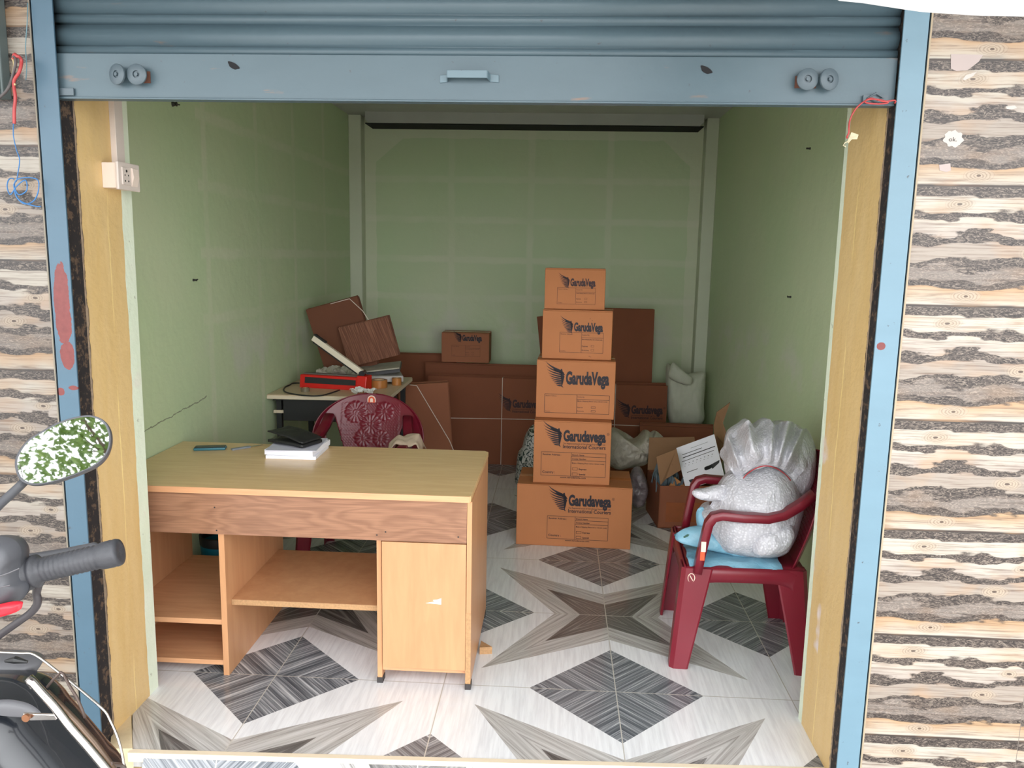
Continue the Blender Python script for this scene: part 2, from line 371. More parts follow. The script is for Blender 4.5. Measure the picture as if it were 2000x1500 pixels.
def jamb_mat(name, side):
    N = NT(name); ob = N.obj(); o = N.xyz(ob); y = o[1]
    e = N.m('MULTIPLY', N.m('SUBTRACT', N.noise(N.scale(ob, (1, 1, 1)), 7, 4, .6), .5), .022)
    ye = N.m('ADD', y, e)
    yl = N.mix(N.noise(N.scale(ob, (3, 6, .8)), 3, 4), S(206, 172, 110), S(222, 194, 144))
    rn = N.line(N.m('ADD', y, N.m('MULTIPLY', N.m('SUBTRACT', N.noise(N.scale(ob, (1, 1, .6)), 6, 4), .5), .03)), 2.535, .0035)
    yl = N.mix(N.m('MULTIPLY', rn, N.m('MULTIPLY', N.rng(N.noise(N.scale(ob, (1, 1, .4)), 5, 2), .42, .55), .8)), yl, S(244, 220, 150))
    gr = N.mix(N.noise(ob, 6, 4), S(212, 228, 202), S(232, 238, 222))
    sp = N.noise(ob, 34, 3); gr = N.mix(N.rng(sp, .68, .74, 0, .6), gr, S(140, 140, 120))
    wh = N.m('MULTIPLY', N.rng(N.noise(ob, 5, 3), .60, .68), N.rng(o[2], 1.25, .9)); 
    c = N.mix(N.m('GREATER_THAN', ye, 2.625 if side < 0 else 2.655), yl, gr)
    c = N.mix(N.m('MULTIPLY', wh, N.m('GREATER_THAN', ye, 2.55)), c, S(226, 212, 206))
    pe = N.m('ADD', y, N.m('MULTIPLY', N.m('SUBTRACT', N.noise(ob, 26, 5, .65), .5), .035))
    c = N.mix(N.m('LESS_THAN', pe, 2.392 if side < 0 else 2.366), c, N.mix(N.noise(ob, 70, 3), S(60, 48, 40), S(150, 124, 96)))
    N.bump(N.noise(ob, 16, 5, .6), .35, .012)
    return N.fin(c, .5)
m_jl = jamb_mat('jamb_paint_left', -1); m_jr = jamb_mat('jamb_paint_right', 1)

def sbox(name, b, mat, **k):
    return struct(MB().box(*b).build(name, mat, **k))
# floor: interior plus the stretch between the jambs (cut obliquely at the left, the front edge is not square to the walls)
fl = MB()
fl.prism([(XL, 2.69, -.06), (XR, 2.69, -.06), (XR, YB, -.06), (XL, YB, -.06)], (0, 0, .06))
fl.prism([(JL, 2.69, -.06), (JL, 2.507, -.06), (-1.329, 2.312, -.06), (JR, 2.405, -.06), (JR, 2.69, -.06)], (0, 0, .06))
struct(fl.build('floor', m_floor))
struct(MB().prism([(-1.335, 2.312, -.03), (-1.335, 2.292, -.03), (JR, 2.385, -.03), (JR, 2.405, -.03)], (0, 0, .032)).build('trim_1', m_strip))
# tiled riser of the step below the threshold
m_riser = floor_tile('riser_tile', -1.745, -.075)
rz = MB().box(-1.335, JR, -.32, 0, -.05, 0)
ro = struct(rz.build('trim_2', m_riser)); ro.rotation_euler = (R(58), 0, math.atan2(.093, 2.23)); ro.location = (.05, 2.352, -.012)
sbox('ground_street', (-14, 14, -25, 2.31, -.42, -.30), m_street)
sbox('wall_left', (XL-.14, XL, 2.69, YB+.14, -.06, CEIL), m_left)
sbox('wall_right', (XR, XR+.14, 2.69, YB+.14, -.06, CEIL), m_right)
sbox('wall_back', (XL, XR, YB, YB+.14, -.06, CEIL), m_back)
sbox('ceiling', (XL-.14, XR+.14, 2.42, YB+.14, CEIL, CEIL+.14), m_ceil)
# front masonry: jambs with the painted reveals, lintel behind the shutter
sbox('wall_jamb_left', (-2.9, JL, 2.38, 2.69, -.4, CEIL), m_jl)
sbox('wall_jamb_right', (JR, 2.9, 2.352, 2.69, -.4, CEIL), m_jr)
sbox('wall_lintel', (JL, JR, 2.43, 2.69, 2.16, CEIL), m_ceil)
struct(MB().prism([(JL-.005, 2.507, -.32), (JL-.005, 2.381, -.32), (-1.40, 2.305, -.32), (-1.329, 2.312, -.32)], (0, 0, .324)).build('wall_jamb_foot', simple('foot_plaster', S(214, 196, 160), .8, var=.12, sc_=20, bump=.5)))
sbox('wall_front_left', (-2.9, -1.478, 2.288, 2.38, -.4, 2.49), m_log2)
sbox('wall_front_right', (.957, 2.9, 2.288, 2.352, -.4, 2.49), m_log)
sbox('trim_3', (.9525, .957, 2.282, 2.35, -.4, 2.49), simple('tile_edge', S(166, 150, 126), .6, var=.1, sc_=30))
sbox('trim_4', (-1.482, -1.478, 2.284, 2.3, -.4, 2.49), simple('tile_edge_left', S(130, 122, 108), .6, var=.1, sc_=30))
# channel behind the guide rails, its shadow and grease both painted dark
sbox('trim_5', (-1.45, JL+.0015, 2.3, 2.381, -.4, 2.49), m_shade_grime)
sbox('trim_6', (.8915, .93, 2.3, 2.353, -.4, 2.49), m_shade_grime)
# broken plaster lip where the reveal meets the channel
def lip(x, y, s, seed, name):
    rnd = random.Random(seed); mb = MB(); n = 150; pts = []
    for i in range(n+1):
        z = -.3 + 2.4*i/n; pts.append((z, .004+.010*abs(noise.noise(Vector((seed, z*9, 0))))+rnd.random()*.004))
    for i in range(n):
        z0, d0 = pts[i]; z1, d1 = pts[i+1]
        mb.add([(x, y, z0), (x+s*d0*.6, y+.002, z0), (x, y+d0*1.6, z0), (x, y, z1), (x+s*d1*.6, y+.002, z1), (x, y+d1*1.6, z1)], [(0,1,4,3), (1,2,5,4), (0,3,5,2)])
    return struct(mb.build(name, m_plast))
lip(JL, 2.381, 1, 3, 'trim_7'); lip(JR, 2.353, -1, 8, 'trim_8')
# corner pilasters and the beam box across the back wall
sbox('wall_pilaster_left', (XL, -1.565, 6.44, YB, 0, CEIL), m_pil, bevel=.006)
sbox('wall_pilaster_right', (1.10, XR, 6.44, YB, 0, CEIL), m_pil, bevel=.006)
b = MB(); P = [(-1.50, 6.30, 2.66), (-1.50, 6.30, 2.60), (-1.475, 6.30, 2.573), (1.03, 6.30, 2.573), (1.055, 6.30, 2.60), (1.055, 6.30, 2.66)]
b.prism(P, (0, .27, 0)); sbox('trim_gap_shadow', (-1.50, 1.055, 6.31, 6.57, 2.567, 2.574), m_gap_shadow); struct(b.build('wall_beam', simple('beam_paint', (.42, .43, .40, 1), .7, var=.08, sc_=5), bevel=.004))  # black strip paints the shadow line in the gap under the beam
# unseen canopy slab over the shop fronts, added low to shade the shutter
sbox('ceiling_shade_canopy', (-2.9, 2.9, 1.05, 2.29, 2.5, 2.62), m_ceil)

# guide rails
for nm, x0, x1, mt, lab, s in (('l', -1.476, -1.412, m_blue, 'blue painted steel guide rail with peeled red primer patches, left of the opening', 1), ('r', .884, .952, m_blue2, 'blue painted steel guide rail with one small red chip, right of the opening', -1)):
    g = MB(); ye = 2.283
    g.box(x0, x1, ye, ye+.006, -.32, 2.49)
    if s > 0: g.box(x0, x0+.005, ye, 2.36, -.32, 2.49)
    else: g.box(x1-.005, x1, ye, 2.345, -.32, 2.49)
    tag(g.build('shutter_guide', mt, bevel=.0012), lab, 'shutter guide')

# rolling shutter, half raised
sh = thing('rolling_shutter', 'blue grey steel rolling shutter pulled up above the shop opening', 'shutter', (-.27, 2.32, 2.015))
zb = 2.133; pitch = .084; prof = []
for k in range(4):
    z = zb + k*pitch
    for dz, dy in ((0, .010), (.0025, -.003), (.012, -.006), (.021, -.004), (.0235, .004), (.028, .001), (.036, -.006), (.05, -.011), (.064, -.008), (.074, .001), (.079, .005)):
        prof.append((z+dz, dy))
cu = MB(); cu.grid(lambda u, v: Vector((-1.437+u*2.322, 2.313+prof[round(v*(len(prof)-1))][1], prof[round(v*(len(prof)-1))][0])), 1, len(prof)-1)
cu.build('slat_curtain', m_shut, sh, solid=.0015, smooth=True)
br = MB(); br.box(-1.437, .885, 2.304, 2.309, 2.017, 2.135); br.box(-1.437, .885, 2.300, 2.335, 2.012, 2.017)
br.build('bottom_rail', m_shut, sh, bevel=.001)
lp = MB()
def ribbon(mb, pts, wdt, th, ax=(0, 0, 1)):
    A = Vector(ax); P = [Vector(p) for p in pts]
    for i in range(len(P)-1):
        t = (P[i+1]-P[i]).normalized(); nrm = t.cross(A).normalized()*th/2
        q = [P[i]-A*wdt/2-nrm, P[i]-A*wdt/2+nrm, P[i]+A*wdt/2+nrm, P[i]+A*wdt/2-nrm]
        r2 = [p+(P[i+1]-P[i]) for p in q]; mb.add(q+r2, [(0,1,2,3), (7,6,5,4), (0,4,5,1), (1,5,6,2), (2,6,7,3), (3,7,4,0)])
hx0, hx1, hz = -.338, -.176, 2.080
ribbon(lp, [(hx0, 2.302, hz-.008), (hx0+.02, 2.302, hz-.006), (hx0+.024, 2.272, hz), (hx1-.03, 2.272, hz), (hx1-.024, 2.302, hz-.004), (hx1, 2.302, hz-.006)], .02, .003)
lp.build('pull_handle', steel_paint('handle_paint', S(96, 118, 128), rust=.2), sh, bevel=.001)
m_disc = steel_paint('lock_paint', S(78, 92, 100), rust=.5); m_rust = simple('rusty_plate', S(104, 66, 52), .9, var=.3, sc_=40)
for cx, s in ((-1.206, 1), (.672, -1)):
    pl = MB().box(min(cx-.004*s, cx+s*.052), max(cx-.004*s, cx+s*.052), 2.3015, 2.304, 2.056, 2.087).build('lock_slot_plate', m_rust, sh)
    for dx, a, nm in ((-.030*s, -20*s, 'lock_disc'), (.026*s, -2*s, 'lock_disc')):
        Mx = Matrix.Translation((cx+dx, 2.279, 2.074)) @ Matrix.Rotation(R(a), 4, 'Z') @ Matrix.Rotation(R(90), 4, 'X')
        d = MB().lathe([(.0, -.004), (.024, -.004), (.028, -.002), (.028, .003), (.025, .005), (.010, .0055), (.0095, .001), (.005, .001), (.005, .007), (0, .007)], Mx, 28, cap=False)
        d.tube([(cx+dx, 2.281, 2.074), (cx+dx, 2.304, 2.074)], .010, 10)
        dd = d.build(nm, m_disc, sh, angle=35)
for kx, kz in ((-.916, 2.104), (.383, 2.101)):
    k = MB(); Mx = Matrix.Translation((kx, 2.3035, kz)) @ Matrix.Rotation(R(28), 4, 'Y')
    k.prism([Mx @ Vector((.017*math.cos(t)*(1+.2*math.sin(3*t)), 0, .008*math.sin(t))) for t in [i*math.pi/9 for i in range(18)]], (0, -.001, 0))
    k.build('keyhole', simple('hole_dark', (.01, .01, .012, 1), .9), sh)
e = MB(); e.box(-1.428, -1.375, 2.296, 2.302, 2.02, 2.04); e.build('hasp', m_disc, sh, bevel=.001)
e = MB(); e.box(.80, .865, 2.294, 2.301, 2.02, 2.038); e.tube([(.81, 2.292, 2.03), (.83, 2.288, 2.042), (.85, 2.29, 2.03), (.83, 2.289, 2.022)], .003, 6, closed=True); e.build('hasp', m_disc, sh)

# white canvas awning at the top right
aw = MB()
def awf(u, v):
    x0 = .36+1.5*u; y = 1.0+v*1.25
    zf = W(1640+360*min(1, u*1.35), 0, 1.15).z
    low = [(0, 0), (.12, 4), (.30, 14), (.45, 22), (.75, 29), (1.3, 33)]
    px = 1640+u*1.02*560
    t = u*1.55
    for (a, pa), (b_, pb) in zip(low, low[1:]):
        if t <= b_: py = pa+(pb-pa)*(t-a)/(b_-a); break
    else: py = 34
    p = W(1640+t*360, py-2, 1.0)
    return Vector((p.x, y, p.z+v*.54+.01*math.sin(v*3.1)))
aw.grid(awf, 24, 8)
aw = tag(aw.build('canvas_awning', simple('awning_canvas', (.92, .92, .92, 1), .7, var=.01, Transmission_Weight=.35, Subsurface_Weight=.0), smooth=True, solid=.004), 'white canvas awning edge over the log patterned wall, top right', 'awning')

# ------------------------------------------------------------------ desk
m_lam = wood_lam('peach_laminate', S(190, 138, 98), S(202, 152, 110), 2, 1.2, .36)
m_lamx = wood_lam('peach_laminate_edge', S(200, 146, 106), S(216, 164, 122), 0, 2, .42)
m_top = wood_lam('desk_top_laminate', S(212, 178, 128), S(224, 190, 140), 0, 2.5, .26)
m_wal = walnut('walnut_strip')
m_chip = simple('raw_chipboard', S(186, 146, 104), .9, var=.25, sc_=120)
m_foot = simple('foot_plastic', S(58, 54, 54), .6, var=.1)
m_black = simple('black_steel', (.018, .019, .02, 1), .45, var=.1)
dk = thing('office_desk', 'pale wood laminate desk with a walnut front strip, open shelves and one cupboard door', 'desk', (-.97, 3.1, 0))
DF, DB, DXL, DXR = 2.762, 3.446, -1.660, -.288
t = MB(); pr = [(DXL, DF, .724), (DXR-.006, DF, .724), (DXR, DF+.006, .724), (DXR+.006, DB-.02, .724), (DXR-.012, DB, .724), (DXL, DB, .724)]
t.prism(pr, (0, 0, .022)); t.build('desk_top', m_top, dk, bevel=.0015)
e = MB(); e.prism([(DXL, DF-.002, .7235), (DXR-.004, DF-.002, .7235), (DXR-.004, DF+.001, .7235), (DXL, DF+.001, .7235)], (0, 0, .0225)); e.build('edge_band', m_lamx, dk)
MB().box(DXL, -.303, 2.774, 2.790, .566, .7235).build('front_strip', m_wal, dk)
# vertical panels
def panel(nm, *b, mat=m_lam, **k): return MB().box(*b).build(nm, mat, dk, bevel=.0008, **k)
panel('side_panel', -.302, -.284, 2.772, 3.43, .02, .7235)
panel('side_panel', -1.645, -1.627, 2.79, 3.42, 0, .7235)
panel('divider_panel', -.636, -.618, 2.790, 3.42, .02, .566)
dv = panel('divider_panel', -1.228, -1.206, 2.79, 3.42, 0, .566)
MB().box(-1.2055, -1.2035, 3.27, 3.40, .045, .075).build('chipped_patch', m_chip, dv)
panel('shelf', -1.627, -1.228, 2.793, 3.42, .203, .223, mat=m_lamx)
panel('shelf', -1.627, -1.228, 2.793, 3.42, .040, .059, mat=m_lamx)
panel('shelf', -1.206, -.636, 2.835, 3.36, .265, .287)
MB().box(-1.205, -.637, 2.8335, 2.8352, .2655, .2865).build('raw_edge', m_chip, dk)
panel('shelf', -.618, -.302, 2.795, 3.42, .050, .070, mat=m_lamx)
MB().box(-.617, -.303, 3.405, 3.42, .07, .72).build('back_panel', m_lam, dk)
d = MB().box(-.613, -.304, 2.773, 2.789, .073, .562).build('cupboard_door', m_lam, dk, bevel=.001)
st = MB(); st.prism([(-.452, 2.7725, .333), (-.394, 2.7725, .330), (-.394, 2.7725, .354), (-.41, 2.7725, .348), (-.425, 2.7725, .346), (-.42, 2.7725, .34)], (0, -.0006, 0)); st.build('torn_sticker', simple('sticker_white', S(240, 236, 230), .6), d)
MB().box(-.303, -.2835, 2.7712, 2.7722, .02, .30).build('raw_edge', m_chip, dk)
for fx, fy in ((-.627, 2.80), (-.293, 2.78), (-.627, 3.38), (-.293, 3.38)):
    MB().box(fx-.011, fx+.011, fy-.012, fy+.03, 0, .022).build('foot_cap', m_foot, dk)
for px, py in ((419, 991), (423, 1036), (753, 1039), (736, 1045), (895, 1049)):
    p = W(px, py, 2.7735); MB().lathe([(.003, -.0006), (.0032, 0)], Matrix.Translation(p) @ Matrix.Rotation(R(90), 4, 'X'), 8).build('screw_head', m_black, dk)

# things on the desk
ZT = .746
def rotz(a, c): return Matrix.Translation(c) @ Matrix.Rotation(R(a), 4, 'Z')
ph = thing('mobile_phone', 'dark teal keypad phone lying on the desk near the wall', 'phone', (-1.478, 3.315, ZT))
mx = rotz(14, (-1.478, 3.315, ZT)); b = MB(); b.box(-.066, .066, -.024, .024, 0, .012, mx); b.build('case', simple('phone_teal', S(52, 110, 124), .35, var=.05), ph, bevel=.005)
b = MB(); b.box(-.062, .062, -.021, .021, .0115, .0145, mx); b.build('keypad_face', simple('phone_dark', S(36, 44, 46), .3), ph, bevel=.002)
kn = thing('paper_cutter', 'small grey craft knife lying on the desk beside the notebook', 'knife', (-1.34, 3.36, ZT))
mx = rotz(48, (-1.345, 3.35, ZT)); b = MB(); b.box(-.055, .03, -.009, .009, 0, .008, mx); b.build('handle', simple('knife_grey', S(128, 134, 140), .4), kn, bevel=.002)
b = MB(); b.prism([mx @ Vector(q) for q in ((.03, -.006, .003), (.09, -.006, .003), (.08, .006, .003), (.03, .006, .003))], (0, 0, .001)); b.build('blade', simple('steel', (.6, .6, .62, 1), .25, 1.0), kn)
m_paper = simple('paper_white', S(236, 236, 244), .7, var=.02)
nb = thing('notepad', 'white paper notepad on the desk, under the black wallet', 'notepad', (-1.07, 3.3, ZT))
mx = rotz(1.5, (-1.088, 3.30, ZT)); b = MB(); b.box(-.105, .105, -.105, .105, 0, .014, mx); b.build('lower_pad', m_paper, nb, bevel=.001)
mx = rotz(-3, (-1.092, 3.29, ZT)); b = MB(); b.box(-.102, .104, -.09, .13, .0145, .036, mx)
for k in range(6): b.box(-.1022, .1042, -.0903, .1303, .0165+k*.0031, .0170+k*.0031, mx)
b.build('upper_pad', m_paper, nb)
b = MB(); b.box(-.104, .106, -.098, .135, .036, .038, rotz(4, (-1.092, 3.29, ZT))); b.build('cover', simple('paper_lilac', S(206, 206, 222), .6), nb)
nt = MB(); nt.grid(lambda u, v: Vector((-1.222+u*.03, 3.30+v*.1, ZT+.001+.02*u)), 2, 4); tag(nt.build('sticky_note', simple('note_yellow', S(190, 190, 90), .7), solid=.0008), 'small yellow green slip of paper poking out left of the notepad', 'paper slip')
m_leath = simple('black_leather', (.014, .014, .015, 1), .5, var=.2, bump=.6, bs=90)
wl = thing('wallet', 'black leather wallet lying half open on the white notepad', 'wallet', (-1.11, 3.32, ZT+.038))
def wlf(s, z0, z1, cu):
    mb = MB(); mx = rotz(-24, (-1.105, 3.315, ZT+.039))
    def f(u, v):
        x = (u-.5)*.19; y = (v-.5)*.125; return mx @ Vector((x, y, z0+(z1-z0)*(1-u)+cu*math.sin(u*3.1)*.01+.004*noise.noise(Vector((x*20, y*20, s)))))
    mb.grid(f, 16, 10); return mb
wlf(1, .010, .012, .3).build('lower_flap', m_leath, wl, solid=.012, smooth=True)
wlf(5, .024, .052, .6).build('upper_flap', m_leath, wl, solid=.006, smooth=True)

# ------------------------------------------------------------------ inflated shapes (bags, sacks, bubble wrap)
def smooth_loop(pts, k=6):
    n = len(pts); out = []
    for i in range(n):
        p0, p1, p2, p3 = pts[i-1], pts[i], pts[(i+1) % n], pts[(i+2) % n]
        for j in range(k):
            t_ = j/k; out.append(.5*((2*p1)+(-p0+p2)*t_+(2*p0-5*p1+4*p2-p3)*t_*t_+(-p0+3*p1-3*p2+p3)*t_**3))
    return out
def inflate(mb, px, Y, T, amp=.02, fr=7, seed=0, rings=16, stretch=(1, 1, 1), yoff=None, k=6, pw=2.4, raw=None):
    """closed soft body: outline measured at depth Y, half thickness T"""
    L = smooth_loop([W(a, b_, Y) for a, b_ in px], k) if raw is None else smooth_loop([Vector(q) for q in raw], k)
    n = len(L); c = sum(L, Vector())/n; vv = []; ff = []
    for side in (-1, 1):
        for ri in range(rings+1):
            r_ = ri/rings
            for q in L:
                p = c + (q-c)*r_; th = T*(max(0, 1-r_**pw))**.5
                sp = Vector((p.x*stretch[0], side*2.2, p.z*stretch[2]))*fr + Vector((seed, seed*2, 0))
                nz = noise.noise(sp)*.6 + (1-abs(noise.noise(sp*2.1))*2)*.35 + noise.noise(sp*4.3)*.2
                th2 = th + amp*nz*min(1, (1-r_)*4+.15)
                p = Vector((p.x, Y + side*th2 + (yoff(p) if yoff else 0), p.z)); vv.append(p)
    m_ = (rings+1)*n
    for s in (0, 1):
        for ri in range(rings):
            for j in range(n):
                a = s*m_+ri*n+j; b_ = s*m_+ri*n+(j+1) % n; ff.append((a, b_, b_+n, a+n))
    for j in range(n): ff.append((rings*n+j, rings*n+(j+1) % n, m_+rings*n+(j+1) % n, m_+rings*n+j))
    return mb.add(vv, ff)

# ------------------------------------------------------------------ plastic armchairs
m_mar = simple('maroon_plastic', S(118, 26, 42), .30, var=.10, sc_=5)
m_mar2 = simple('maroon_plastic_dark', S(108, 16, 36), .32, var=.10, sc_=5)
def make_chair(label, x, y, rz, mat, style, group=None, hw=.235):
    c = thing('plastic_armchair', label, 'chair', (x, y, 0), rz, group)
    B = dict(parent=c, world=False)
    # seat (front is -y)
    def seatf(u, v):
        yy = -.235+v*.455; hw_ = (hw+.01)*(1-.13*v); xx = (u-.5)*2*hw_
        e = max(0, abs(u-.5)*2-.86)/.14; f_ = max(0, .08-v)/.08
        return Vector((xx, yy+(.0 if v > 0 else 0), .418-.018*math.sin(v*3.1)*(1-abs(u-.5)*1.6)-.012*e*e-.014*f_))
    s = MB(); s.grid(seatf, 24, 24); s.build('seat', mat, solid=.006, smooth=True, **B)
    a = MB(); zt = .414
    ring = [(-hw-.010, -.235), (hw+.010, -.235), (hw*.87+.009, .22), (-hw*.87-.009, .22)]
    for i in range(4):
        p, q = Vector((*ring[i], 0)), Vector((*ring[(i+1) % 4], 0)); n_ = 16
        out = Vector((q.y-p.y, -(q.x-p.x), 0)).normalized()*.010; vv = []
        for k in range(n_+1):
            u0 = k/n_; d0 = .056+.075*abs(2*u0-1)**6; p0 = p.lerp(q, u0)
            vv += [p0+Vector((0, 0, zt)), p0+out*.5+Vector((0, 0, zt-.02)), p0+out+Vector((0, 0, zt-d0))]
        a.add(vv, [(k*3+j, k*3+j+1, k*3+j+4, k*3+j+3) for k in range(n_) for j in (0, 1)])
    a.build('apron', mat, solid=.006, smooth=True, **B)
    # legs: tapering angle sections
    for sx in (-1, 1):
        for fr in (1, -1):      # 1 front
            if fr > 0: tp = Vector((sx*(hw+.012), -.240, .41)); bt = Vector((sx*(hw+.034), -.272, 0)); wx, wy, bx, by = .088, .108, .058, .062
            else: tp = Vector((sx*(hw*.87+.012), .222, .41)); bt = Vector((sx*(hw+.020), .262, 0)); wx, wy, bx, by = .055, .11, .036, .058
            l = MB(); dx = -sx; dy = 1 if fr > 0 else -1; NS = 10
            rows = []
            for k in range(NS+1):
                t_ = k/NS; o_ = tp.lerp(bt, t_); ww = wx+(bx-wx)*t_; wd = wy+(by-wy)*t_; cut = .008
                rows.append([o_+Vector((dx*ww, 0, 0)), o_+Vector((dx*(ww-.006), -dy*.007, 0)), o_+Vector((dx*cut*1.2, -dy*.007, 0)), o_+Vector((-dx*.003, dy*cut, 0)), o_+Vector((-dx*.003, dy*(wd-.006), 0)), o_+Vector((0, dy*wd, 0))])
            n_ = 6; l.v = [q for r_ in rows for q in r_]; l.f = [(i*n_+j, i*n_+j+1, (i+1)*n_+j+1, (i+1)*n_+j) for i in range(NS) for j in range(n_-1)]; l.m = [0]*len(l.f)
            lo = l.build('leg', mat, solid=.005, smooth=False, **B)
            # gusset at the foot
    # arms, the front upright flows into the rest
    for sx in (-1, 1):
        pth = [(hw+.012, -.190, .395), (hw+.015, -.180, .47), (hw+.018, -.165, .56), (hw+.020, -.158, .598), (hw+.022, -.142, .624), (hw+.024, -.112, .634), (hw+.026, -.03, .630), (hw+.022, .06, .630), (hw+.012, .12, .644), (hw-.002, .18, .680), (hw-.012, .232, .725)]
        P = [Vector((sx*a_, b_, c_)) for a_, b_, c_ in pth]; m_ = MB(); n_ = 8; vv = []
        for i, p in enumerate(P):
            t_ = (P[min(i+1, len(P)-1)]-P[max(i-1, 0)]).normalized(); sd = Vector((sx, 0, 0)); up = t_.cross(sd).normalized()
            wdt = .024; th = .0145
            prof_ = [(-wdt, -th), (-wdt, th*.5), (-wdt*.82, th*.95), (0, th*1.05), (wdt*.82, th*.95), (wdt, th*.5), (wdt, -th)]
            if i <= 3: prof_ = [(q*1.0, r_) for q, r_ in prof_]
            sgn = 1 if up.z > 0 or (abs(up.z) < .6 and up.y < 0) else -1
            vv += [p+sd*q+up*sgn*r_ for q, r_ in prof_]
        k_ = 7; m_.add(vv, [(i*k_+j, i*k_+j+1, (i+1)*k_+j+1, (i+1)*k_+j) for i in range(len(P)-1) for j in range(k_-1)])
        ar = m_.build('armrest', mat, solid=.005, angle=50, **B)
        # stay from the seat corner to the back
    # backrest
    zt_, zb_ = .835, .40
    def Hh(z):
        if z > .60: return .305*max(0, 1-((z-.60)/.2352)**2.3)**.5 if style == 'floral' else .285*max(0, 1-((z-.60)/.2352)**2.6)**.5
        return (.305 if style == 'floral' else .285) - (.60-z)*.46
    def flower(x, z, cx, cz, r_, n_):
        dx, dz = x-cx, z-cz; d = math.hypot(dx, dz)
        if d > r_: return 0
        th = math.atan2(dz, dx); return .0050*abs(math.cos(th*n_))*min(1, d/(r_*.3))*min(1, (r_-d)/(r_*.15))+(.003 if d < r_*.2 else 0)
    FL = [(-.085, .735, .060, 7), (.075, .742, .052, 6), (0, .672, .058, 7), (-.035, .60, .05, 6), (.06, .60, .045, 6)]
    def bf(u, v):
        z = zb_+(zt_-zb_-.0004)*v; h = Hh(z); x = (u-.5)*2*h; t_ = (z-.42)/.41
        y = .205+.115*t_ - .05*(x/.3)**2*(.6+.4*t_)
        d = 0
        if style == 'floral':
            for q in FL: d = max(d, flower(x, z, *q))
            if d == 0 and abs(x) < .16 and .55 < z < .785: d = .0016*(1 if math.sin((x+z)*420) > .2 else 0)
        e = (abs(u-.5)*2)
        if e > .93: y -= .012*(e-.93)/.07
        return Vector((x, y-d, z))
    def keep(u, v, i, j):
        z = zb_+(zt_-zb_)*v; x = (u-.5)*2*Hh(z); ax_ = abs(x)
        if style == 'floral':
            if z < .725:
                lo = .150+.34*max(0, z-.58)-.25*max(0, .58-z); hi = .212-.10*max(0, z-.62)*2
                k2 = (.725-z)
                if lo + max(0, .02-k2)*2 < ax_ < hi + min(.02, k2*.3): return not (z > .47)
            return True
        if .47 < z < .79 and ax_ < Hh(z)-.045: return not (i % 3 == 1 and j % 3 == 1)
        return True
    bk = MB(); bk.grid(bf, 120 if style == 'floral' else 84, 110 if style == 'floral' else 72, keep)
    bo = bk.build('backrest', mat, solid=.005, smooth=True, **B)
    return c, bo
# chair behind the desk
ch1, bk1 = make_chair('maroon plastic armchair with a floral embossed back, behind the wooden desk', -1.000, 3.99, 0, m_mar2, 'floral', hw=.225)
m_stw = simple('sticker_cream', S(236, 206, 190), .5); m_sto = simple('sticker_orange', S(214, 84, 44), .5)
s = MB()
def arch(cx, cz, r_, hgt): return [Vector((cx+r_*math.cos(t_), 0, cz+r_*math.sin(t_))) for t_ in [i*math.pi/10 for i in range(11)]]+[Vector((cx-r_, 0, cz-hgt)), Vector((cx+r_, 0, cz-hgt))]
yb_ = .205+.115*((.80-.42)/.41)-.006
s.prism([q+Vector((0, yb_, 0)) for q in arch(0, .803, .023, .024)], (0, .003, 0)); s.cm = 1
s.prism([q+Vector((0, yb_-.0006, 0)) for q in arch(0, .802, .018, .019)], (0, .002, 0)); s.cm = 0
s.prism([q+Vector((0, yb_-.0012, 0)) for q in arch(0, .803, .008, .014)], (0, .002, 0))
so = s.build('sticker', [m_stw, m_sto], ch1, world=False)
# chair with the bubble wrap, facing left
ch2, bk2 = make_chair('maroon plastic armchair with a perforated back, loaded with bubble wrap, by the right wall', .775, 3.255, R(-93), m_mar, 'mesh', hw=.232)
s = MB(); q = lambda a, b_: a
Mx = Matrix.Translation((-.012, -.0, 0))
ov = MB()
for (px, py, Y, rx, rz_) in ((1331, 1093, 0, .013, .021),):
    ov.lathe([(.012, 0), (.014, .0006), (.014, 0)], Matrix.Translation((.2515, -.212, .372)) @ Matrix.Rotation(R(90), 4, 'Y') @ Matrix.Diagonal((1.35, 1, 1, 1)), 20, cap=False)
    ov.tube([(.2525, -.218, .382), (.2535, -.206, .362)], .0016, 5)
ov.build('sticker', m_stw, ch2, world=False, solid=.0006)
s = MB(); P_ = W(1384, 1050, 3.0)
s.box(.2755, .2785, -.185, -.167, .49, .53); s.cm = 1; s.box(.2735, .2782, -.187, -.170, .455, .489)
s.build('sticker', [m_stw, m_sto], ch2, world=False)

# cloth on the armrest of the far chair
cl = MB()
def clf(u, v):
    x = -.83+u*.17; y = 3.90+v*.16; z = .650+.030*math.sin(v*3.1)+.012*noise.noise(Vector((u*4, v*5, 2)))+.012*math.sin(u*8+v*3)*.5
    if u < .25: z -= (.25-u)*.16
    if u > .85: z -= (u-.85)*.35
    return Vector((x, y, z))
cl.grid(clf, 22, 16); tag(cl.build('cleaning_cloth', simple('beige_cloth', S(196, 176, 154), .9, var=.08, bump=.4), solid=.004, smooth=True), 'beige cloth draped over the armrest of the chair behind the desk', 'cloth')

